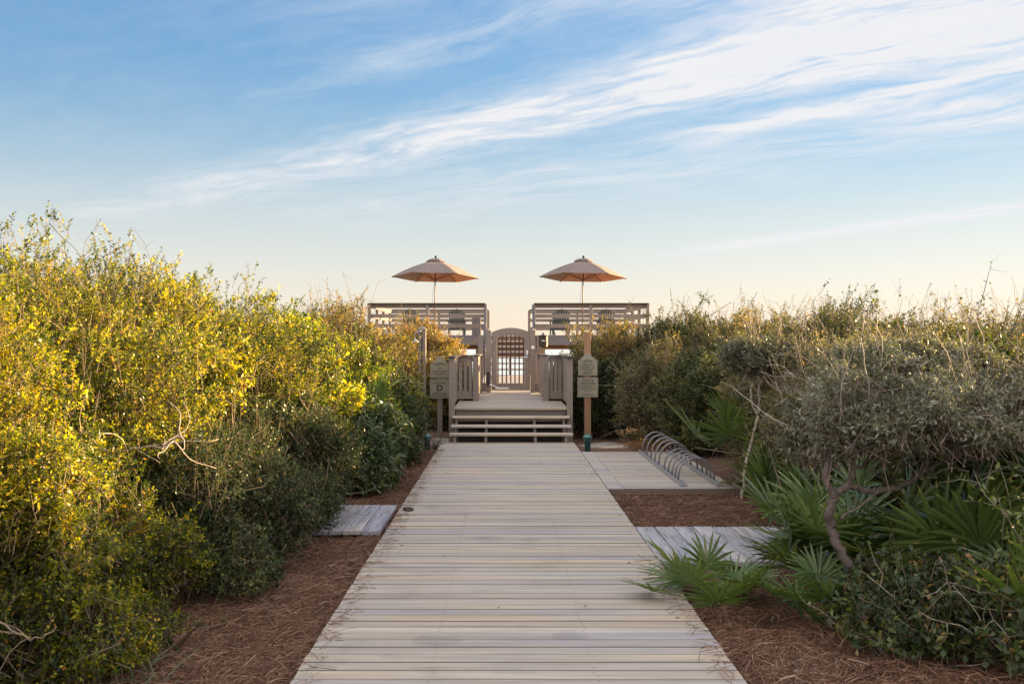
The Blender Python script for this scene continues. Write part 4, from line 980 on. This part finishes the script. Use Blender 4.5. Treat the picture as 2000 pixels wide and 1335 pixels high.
# --- twisted silver tree on the right
def limb(acc, pts, r0, r1, t=0.5, n=7, seg=5, wob=.012):
    """smooth knotty limb through points"""
    r = np.random.default_rng(int(abs(pts[0][0])*1000+len(pts))); P = np.array([list(p) for p in pts], float); out = []
    for i in range(len(P)-1):
        p0 = P[max(i-1, 0)]; p1 = P[i]; p2 = P[i+1]; p3 = P[min(i+2, len(P)-1)]
        for k in range(seg):
            u = k/seg; out.append(.5*((2*p1)+(-p0+p2)*u+(2*p0-5*p1+4*p2-p3)*u*u+(-p0+3*p1-3*p2+p3)*u**3) + r.normal(size=3)*wob*.5)
    out.append(P[-1]); m = len(out); rad = np.linspace(r0, r1, m)*(1+r.normal(size=m)*.06)
    acc.tube(out, list(rad), n, t)
def treeA():
    t = thing('silver_tree', at(1712, 1225, 6.75), 'twisted small tree with scaly trunk and silvery grey crown, right foreground', 'tree')
    tr = MB(); Y = 6.8
    limb(tr, [at(1724,1262,6.72), at(1704,1195,6.74), at(1690,1150,6.72), at(1660,1105,6.78), at(1634,1062,6.8), at(1626,1030,6.84), at(1621,1000,6.8), at(1629,968,6.82)], .036, .029, .25, 10, 6, .014)
    limb(tr, [at(1628,968,6.82), at(1655,950,6.85), at(1690,955,6.9), at(1750,952,7.0), at(1795,925,7.15), at(1815,890,7.3)], .028, .014, .4, 8)
    limb(tr, [at(1628,970,6.82), at(1612,930,6.8), at(1618,890,6.85), at(1632,850,6.9)], .027, .012, .3, 8)
    limb(tr, [at(1655,950,6.85), at(1668,915,6.9), at(1662,875,6.95), at(1690,830,7.1)], .021, .010, .3, 7)
    limb(tr, [at(1668,915,6.9), at(1705,895,7.0), at(1740,860,7.2)], .014, .008, .3, 6)
    limb(tr, [at(1640,1010,6.8), at(1675,990,6.75), at(1705,970,6.7), at(1722,950,6.65)], .010, .006, .4, 6)
    limb(tr, [at(1795,925,7.15), at(1870,890,7.3), at(1960,850,7.4)], .014, .008, .4, 6)
    r = np.random.default_rng(5)
    for i in range(170):
        x = r.uniform(1590, 1960); y = r.uniform(800, 950) - (x-1600)*.06; p = at(x, y, r.uniform(6.7, 7.8))
        d = nrm(np.array([r.normal()*.5, r.normal()*.4, .6+r.normal()*.3])); pts = crooked(list(p), d, r.uniform(.18, .4), 5, .2, r)
        tr.tube([list(q) for q in pts], list(np.linspace(.005, .0018, 6)), 4, r.uniform(.2,.8))
    tr.build('trunk', M['trunkbark'], t, True, smooth=True)
    return t
ta = treeA()
def crown(parent, blobs, seed, **kw):
    """foliage + twigs of a tree crown, moved under an existing thing"""
    tmp = shrub('crown_tmp', 'x', 'tree', blobs, seed=seed, **kw)
    for ch in list(tmp.children):
        ch.parent = parent; ch.location = tmp.location - parent.location
        ch.name = 'crown' if ch.name.startswith('foliage') else 'branches'
    bpy.data.objects.remove(tmp)
crown(ta, [(2.85,7.3,1.40,.60,.75,.25),(2.5,7.0,1.24,.40,.55,.20),(3.45,7.4,1.42,.60,.65,.25),(2.95,7.7,1.60,.5,.6,.18),(3.5,7.9,1.62,.5,.6,.18),(2.28,7.2,1.10,.20,.4,.12),(3.95,7.5,1.32,.4,.6,.26),(3.2,6.9,1.22,.4,.4,.13)], 71, leaf='silverleaf', n=6200, per=13, L=.036, W=.0065, shoot=.17, tint=.40, clump=.25, depth=.8,
      face=(-.4,-.8,.5), stems=0, sprout=80, sprout_len=.24, bare=70, hollow=.5, twig_t=(0,.25), bark='palebark', up=.5, rust=.02, lump=.34, zmin=.85, spread=1.3)
# --- slim bare-trunk tree
def treeB():
    Y = 12.2
    t = thing('slim_tree', (at(1450,975,Y).x, Y, -0.12), 'slim pale forked trunk with twiggy crown near the end of the bicycle rack', 'tree')
    tr = MB()
    limb(tr, [at(1449,985,Y), at(1456,920,Y), at(1466,870,Y), at(1481,812,Y)], .024, .019, .8, 7)
    limb(tr, [at(1481,812,Y), at(1471,790,Y), at(1467,770,Y), at(1470,745,Y)], .016, .011, .8, 6)
    limb(tr, [at(1481,812,Y), at(1484,785,Y), at(1481,750,Y), at(1474,738,Y)], .016, .011, .8, 6)
    limb(tr, [at(1481,752,Y), at(1492,738,Y), at(1510,728,Y+.2)], .009, .006, .7, 5)
    limb(tr, [at(1470,745,Y), at(1466,715,Y), at(1472,690,Y)], .011, .006, .6, 5)
    limb(tr, [at(1470,745,Y), at(1450,722,Y-.1), at(1436,710,Y-.1)], .008, .004, .6, 5)
    limb(tr, [at(1484,812,Y), at(1499,806,Y), at(1497,790,Y)], .006, .003, .7, 5)
    tr.build('trunk', M['palebark'], t, True, smooth=True)
    return t
tb_ = treeB()
c0 = at(1478, 700, 12.2)
crown(tb_, [(c0.x,12.3,c0.z,.42,.5,.24),(c0.x+.3,12.4,c0.z+.05,.35,.4,.2)], 72, leaf='silverleaf', n=1300, per=11, L=.033, W=.009, shoot=.16, tint=.25, clump=.2, stems=0, sprout=20, sprout_len=.25, bare=60, hollow=.1, face=(-.3,-.8,.3), depth=.8, zmin=1.0)
# --- pale dead branches arching in front of the right thicket
def dead_branch(label, pts, r0, r1, extra=8, seed=1, mat='palebark'):
    r = np.random.default_rng(seed)
    mb = MB(); limb(mb, pts, r0, r1, .8, 6)
    for i in range(extra):
        k = r.integers(len(pts)-1); p = np.array(list(Vector(pts[k]).lerp(Vector(pts[k+1]), r.random())))
        q = crooked(p, nrm(np.array([r.normal(), r.normal()*.5, r.normal()*.6+.3])), r.uniform(.2, .5), 6, .25, r)
        mb.tube([list(a) for a in q], list(np.linspace(r1, r1*.4, 7)), 5, .8)
    o = mb.build('dead_branch', M[mat], smooth=True); tag(o, label, 'branch', 'bare dead branches in the right thicket')
dead_branch('pale dead branch arching up from beside the slim tree', [at(1508,798,11.5), at(1550,768,11.3), at(1580,745,11.2), at(1605,734,11.2), at(1640,738,11.2), at(1660,730,11.3)], .009, .004, 12, 1)
dead_branch('pale dead branch sloping down right behind the silver crown', [at(1535,727,11.2), at(1575,745,11.0), at(1610,765,10.8), at(1640,790,10.6)], .010, .005, 10, 2)
dead_branch('thick short dead stub left of the silver crown', [at(1565,825,9.5), at(1580,845,9.4), at(1588,860,9.4)], .014, .008, 3, 3)
dead_branch('thin brown dead branch hanging near the bicycle rack', [at(1512,745,11.8), at(1535,785,11.6), at(1560,812,11.5), at(1582,832,11.4)], .007, .004, 6, 4)
dead_branch('long dead branch lying over the sunlit left thicket', [at(200,878,6.9), at(260,876,6.8), at(320,868,6.7), at(362,848,6.7)], .010, .005, 10, 5)
dead_branch('crooked grey branch low in the bottom left corner', [at(-30,1195,5.0), at(35,1235,5.0), at(75,1247,5.0), at(110,1222,5.05)], .006, .003, 4, 6, 'bark')

# ------------------------------------------------------------------ saw palmettos
def frond(mb, base, az, el, Lp, Lb, r, nseg=18, spread=125, droop=.25, t0=.5, fold_up=.35, wid=.026):
    b = np.array(base, float)
    d = np.array([math.cos(az)*math.cos(el), math.sin(az)*math.cos(el), math.sin(el)])
    side = nrm(np.cross(d, [0, 0, 1.0])); upv = np.cross(side, d)
    tip = b + d*Lp + np.array([0, 0, -.04*Lp])
    mb.tube([list(b), list((b+tip)/2 + upv*.02), list(tip)], [.006, .005, .004], 5, t0)
    roll = r.normal()*.25; side, upv = side*math.cos(roll)+upv*math.sin(roll), upv*math.cos(roll)-side*math.sin(roll)
    tilt = r.uniform(-.2, .5); fd = nrm(d*math.cos(tilt) + upv*math.sin(tilt)); nn = nrm(np.cross(side, fd))
    for k in range(nseg):
        a = R(spread)*(2*(k+.5)/nseg-1)
        bd = nrm(fd*math.cos(a) + side*math.sin(a) + nn*fold_up*abs(math.sin(a))*.6 + r.normal(size=3)*.03)
        L_ = Lb*(1-.30*(abs(a)/R(spread))**2)*r.uniform(.92, 1.06)
        sd_ = nrm(np.cross(bd, nn)); n2 = np.cross(sd_, bd); rows = []
        dr = droop*r.uniform(.5, 1.5)
        for f, w in ((0.02, .28), (.35, .9), (.65, .75), (.88, .35), (1.0, .03)):
            c = tip + bd*L_*f + np.array([0, 0, -1.0])*dr*L_*(f**2.4)*.5
            ww = wid*w*Lb/.55
            rows.append((c - sd_*ww + n2*ww*.35, c, c + sd_*ww + n2*ww*.35))
        vs = [list(p) for row in rows for p in row]; fs = []
        for i in range(4):
            q = i*3; fs += [(q, q+1, q+4, q+3), (q+1, q+2, q+5, q+4)]
        tt = float(np.clip(t0 + r.normal()*.13, 0, .9)); j = len(mb.t); mb.add(vs, fs, tt)
        if r.random() < .45: mb.t[j+6:] = [1.0]*(len(mb.t)-j-6)
def palmetto(label, base, fronds, seed, dead=0, Lb=.45, elr=(12, 72), shade=(.3, .75), group='saw palmettos', spread_az=None):
    r = np.random.default_rng(seed)
    p = Vector(base); t = thing('palmetto', p, label, 'palmetto', group)
    for i in range(fronds):
        az = (2*math.pi*i/fronds + r.normal()*.35) if spread_az is None else r.uniform(*spread_az)
        el = R(r.uniform(*elr)); mb = MB()
        frond(mb, list(p + Vector((r.normal()*.05, r.normal()*.05, .02))), az, el, r.uniform(.30, .62)*Lb/.45, Lb*r.uniform(.8, 1.12), r, t0=r.uniform(*shade), droop=r.uniform(.1, .4))
        mb.build('frond', M['palm'], t, True)
    for i in range(dead):
        az = r.uniform(math.pi*.8, math.pi*2.1); mb = MB()
        frond(mb, list(p + Vector((0, 0, .05))), az, R(r.uniform(-5, 30)), r.uniform(.35, .6)*Lb/.45, Lb*.85, r, nseg=16, spread=70, droop=1.1, t0=r.uniform(.3, .9), fold_up=.1, wid=.013)
        mb.build('dead_frond', M['deadpalm'], t, True)
    return t
gz = -0.10
palmetto('small bright palmetto leaning over the right edge of the boardwalk', (1.50,7.15,gz), 12, 81, 1, Lb=.335, elr=(18, 75), shade=(.5, .8))
palmetto('tall palmetto behind the right silvered side path', (2.62,8.1,gz), 13, 82, 3, Lb=.47, elr=(15, 65))
palmetto('palmetto under the twisted silver tree with one low drooping frond', (2.15,6.75,gz), 8, 83, 1, Lb=.32, elr=(0, 50))
palmetto('large palmetto with brown dead fronds right of the silver tree trunk', (3.2,7.15,gz+.10), 14, 84, 5, Lb=.54, elr=(25, 72))
palmetto('palmetto at the right edge below the fresh green shrub', (3.95,7.7,gz+.3), 13, 85, 2, Lb=.62)
palmetto('palmetto behind the near end of the bicycle rack', (3.45,12.7,gz), 9, 86, 2, Lb=.46)
palmetto('palmetto growing up behind the slim pale trunk', (3.45,13.8,gz+.25), 9, 87, 1, Lb=.70)
palmetto('low palmetto between the slim pale trunk and the tall palmetto', (3.0,10.6,gz), 9, 88, 1, Lb=.42)
palmetto('dark palmetto filling the gap at the lower right edge', (3.3,6.0,gz), 9, 89, 2, Lb=.50)
palmetto('half hidden palmetto in the sunlit left thicket', (-1.95,14.6,.75), 6, 90, 0, Lb=.40)
palmetto('palmetto between the low one and the large one under the silver tree', (2.85,8.6,gz), 10, 91, 1, Lb=.55)

S('low dark broad-leaved shrub in the bottom right corner', [(3.0,6.3,.08,.7,.5,.32),(2.5,6.45,.05,.45,.35,.24),(3.1,5.7,.05,.5,.5,.28),(2.45,6.0,.02,.35,.3,.2)], 57, leaf='darkleaf', n=950, per=9, L=.045, W=.014, shoot=.24, tint=.4, face=RF, group=SH_R, sprout=12, sprout_len=.25, bare=16, rust=.05)
# sparse leafy saplings lower right
def sapling(label, base, h, n, seed, leaf='broad', L=.05, tint=.7):
    r = np.random.default_rng(seed); t = thing('sapling', base, label, 'sapling', 'thin saplings in the right corner'); st = Acc(); lf = Acc()
    for i in range(n):
        d0 = nrm(np.array([r.normal()*.55-.1, r.normal()*.4-.15, 1.0])); pts = crooked(np.array(base)+r.normal(size=3)*[.04,.04,0], d0, h*r.uniform(.6, 1.15), 9, .16, r)
        stems_acc(st, [pts], .0055, .002, .75)
        for j in range(5):
            k = r.integers(3, 9); q = crooked(pts[k], nrm(r.normal(size=3)+np.array([0,-.2,.3])), r.uniform(.12, .3), 4, .25, r); stems_acc(st, [q], .0025, .0012, .7)
            m = 5; P = q[r.integers(1, 5, m)]; A = nrm(r.normal(size=(m,3))+np.array([0,-.2,.2])); N_ = nrm(r.normal(size=(m,3))*.5+np.array([0,-.3,.8]))
            V, Q = leaves_np(P, A, N_, L*r.uniform(.6,1.2,m), L*.24*r.uniform(.7,1.2,m)); T = np.clip(tint+r.normal(size=m)*.2, 0, 1); lf.add(V, Q, T)
    lf.build('foliage', M[leaf], t); st.build('stems', M['palebark'], t)
sapling('thin tangled sapling in front of the large palmetto, lower right', (2.75,6.15,-.12), .8, 7, 101, 'darkleaf', .045, .6)
sapling('spindly sapling at the very right bottom corner', (3.0,5.6,-.12), .75, 7, 102, 'darkleaf', .045, .55)
sapling('small leafy sapling at the foot of the silver tree trunk', (2.35,6.2,-.12), .5, 6, 103, 'broad', .042, .55)
sapling('sapling with pale leaves at the right edge, half height', (3.45,6.5,.35), .7, 7, 104, 'broad', .055, .9)
# bare twiggy shrub beside the left lamp
def twiggy(label, base, h, n, seed):
    r = np.random.default_rng(seed); st = Acc(); t = thing('bare_shrub', base, label, 'shrub')
    for i in range(n):
        pts = crooked(np.array(base), nrm(np.array([r.normal()*.6, r.normal()*.6, 1.0])), h*r.uniform(.6, 1.1), 8, .2, r); stems_acc(st, [pts], .005, .002, .1)
        for j in range(3):
            k = r.integers(3, 8); stems_acc(st, [crooked(pts[k], nrm(r.normal(size=3)+np.array([0,0,.6])), h*.35, 4, .25, r)], .003, .0015, .1)
    st.build('branches', M['bark'], t)
twiggy('bare dark twiggy shrub beside the left path lamp', (at(850,870,17.8).x, 17.85, -.10), .34, 26, 7)

# ------------------------------------------------------------------ pine straw, grasses, litter
def needles(n, zones, seed):
    r = np.random.default_rng(seed); P = []; ar = np.array([(z[1]-z[0])*(z[3]-z[2])*z[4] for z in zones]); ar = ar/ar.sum()
    zi = r.choice(len(zones), n, p=ar); Z = np.array(zones)
    x = Z[zi,0] + (Z[zi,1]-Z[zi,0])*r.random(n); y = Z[zi,2] + (Z[zi,3]-Z[zi,2])*r.random(n)
    gz_ = np.array([ground_z(a, b) for a, b in zip(x, y)])
    heap = .05*np.maximum(0, fnoise(np.stack([x, y, x*0], 1), .9, 0))
    P = np.stack([x, y, gz_ + .004 + heap*r.random(n) + r.random(n)**2*.035], 1)
    az = r.uniform(0, 2*np.pi, n); az = np.where(r.random(n) < .5, az*.25 + np.pi*.05, az)
    L = r.uniform(.10, .24, n); d = np.stack([np.cos(az), np.sin(az), r.normal(size=n)*.16], 1)
    bend = np.stack([-np.sin(az), np.cos(az), np.zeros(n)], 1)*(r.normal(size=n)*.03)[:,None] + np.array([0,0,1])*(np.abs(r.normal(size=n))*.020)[:,None]
    w = r.uniform(.0012, .0024, n)
    A = P - d*(L/2)[:,None]; B = P + d*(L/2)[:,None]; Mi = P + bend
    A[:,2] = np.maximum(A[:,2], gz_-.004); B[:,2] = np.maximum(B[:,2], gz_-.004)
    acc = Acc(); T = np.clip(r.beta(1.3, 1.5, n)*.9 + (r.random(n) < .05)*.4, 0, 1)
    for p, q in ((A, Mi), (Mi, B)):
        V, Q = twigs_np(p, q, w, w*.8); acc.add(V, Q, np.repeat(T, 3))
    return acc
ZN = [(-2.7,-1.16,4.2,9.7,1.6), (-2.1,-1.16,11.3,17.6,.9), (1.31,3.0,4.2,8.3,1.6), (1.31,3.3,9.9,12.4,1.2), (2.3,3.6,16.8,20.0,.3)]
tag(needles(84000, ZN, 3).build('pine_straw', M['needle']), kind='stuff')
tag(needles(420, [(-1.16,-1.0,5.0,17.0,1), (1.15,1.3,5.0,8.4,1)], 4).build('stray_needles', M['needle']), kind='stuff')
for o in [bpy.data.objects['stray_needles']]: o.location.z = .115
def grass(name, label, base, n, h, mat, seed, lean=.6, w=.006, group=None, rad=.1):
    r = np.random.default_rng(seed); acc = Acc(); t = thing(name, base, label, 'grass', group)
    for i in range(n):
        p = np.array(base) + r.normal(size=3)*[rad, rad, 0]; p[2] = base[2]
        pts = crooked(p, nrm(np.array([r.normal()*lean, r.normal()*lean, 1.0])), h*r.uniform(.5, 1.2), 5, .12, r, -.16)
        sd_ = nrm(np.cross(pts[-1]-pts[0], [0,0,1.0]) + r.normal(size=3)*.2); ww = np.array([.7,1,.9,.65,.35,.04])*w
        V = np.stack([pts - sd_*ww[:,None], pts + sd_*ww[:,None]], 1).reshape(-1, 3)
        Q = np.array([[2*k, 2*k+1, 2*k+3, 2*k+2] for k in range(5)]); acc.add(V.astype(np.float32), Q, float(r.uniform(0, 1)))
    if name == 'brown_rosette':
        for V, Q, T in zip(acc.V, acc.Q, acc.T):
            mesh_np('leaf', V, Q - Q.min(), T, M[mat], t)
    else: acc.build('blades', M[mat], t)
GG = 'grass tufts on the left pine straw'
grass('grass_tuft', 'silvery grass tuft at the bottom edge of the left pine straw', (at(290,1300,5.6).x,5.6,-.12), 38, .32, 'blade', 1, .9, .007, GG)
grass('grass_tuft', 'thin silvery grass tuft under the dark shrubs, further along the pine straw', (at(415,1215,6.6).x,6.6,-.12), 30, .28, 'blade', 2, .9, .006, GG)
grass('brown_rosette', 'brown strappy dead plant among the left grass tufts', (at(322,1262,6.1).x,6.1,-.12), 12, .30, 'deadpalm', 3, .6, .013, None, .02)
grass('dry_grass_mat', 'grey mat of dry grass at the bottom right of the boardwalk', (1.78,5.85,-.12), 900, .12, 'drygrass', 4, 1.6, .0016, None, .17)
pod = at(797, 996, 10.75)
pd = MB(); pd.lathe([(0.004,-.062),(.016,-.05),(.024,-.02),(.024,.02),(.016,.05),(.005,.066)], (0,0,0), 10)
o = pd.build('seed_pod', plain('dark_pod', (0.05,0.035,0.028), .7, 0, .3, 60, .4)); o.location = (pod.x, 10.75, .022); o.rotation_euler = (R(90), 0, R(80))
tag(o, 'dark brown dried seed pod lying on the left edge of the boardwalk', 'seed pod')

r = np.random.default_rng(31); m = 520; acc = Acc()
zi = r.choice(5, m, p=[.34,.2,.3,.1,.06]); Z = np.array(ZN); x = Z[zi,0]+(Z[zi,1]-Z[zi,0])*r.random(m); y = Z[zi,2]+(Z[zi,3]-Z[zi,2])*r.random(m)
P = np.stack([x, y, np.array([ground_z(a, b) for a, b in zip(x, y)])+.035], 1); A = r.normal(size=(m,3))*[1,1,.15]; A = nrm(A)
V, Q = leaves_np(P, A, nrm(r.normal(size=(m,3))*.35+np.array([0,0,1.])), r.uniform(.025,.06,m), r.uniform(.006,.014,m)); acc.add(V, Q, r.uniform(0,1,m))
p0 = P[:120]; V, Q = twigs_np(p0, p0+A[:120]*r.uniform(.08,.3,120)[:,None], np.full(120,.003), np.full(120,.0015)); acc.add(V, Q, np.repeat(r.uniform(0,1,120),3))
m = 70; P = np.stack([r.uniform(XL, XR, m), r.uniform(4.5, 17, m), np.full(m, .006)], 1); P[:,0] = np.where(r.random(m) < .7, np.where(r.random(m) < .5, XL+.25*r.random(m)**2, XR-.25*r.random(m)**2), P[:,0])
V, Q = leaves_np(P, nrm(r.normal(size=(m,3))*[1,1,.1]), nrm(r.normal(size=(m,3))*.25+np.array([0,0,1.])), r.uniform(.02,.05,m), r.uniform(.004,.011,m)); acc.add(V, Q, r.uniform(0,.6,m))
tag(acc.build('leaf_litter', M['deadpalm']), kind='stuff')
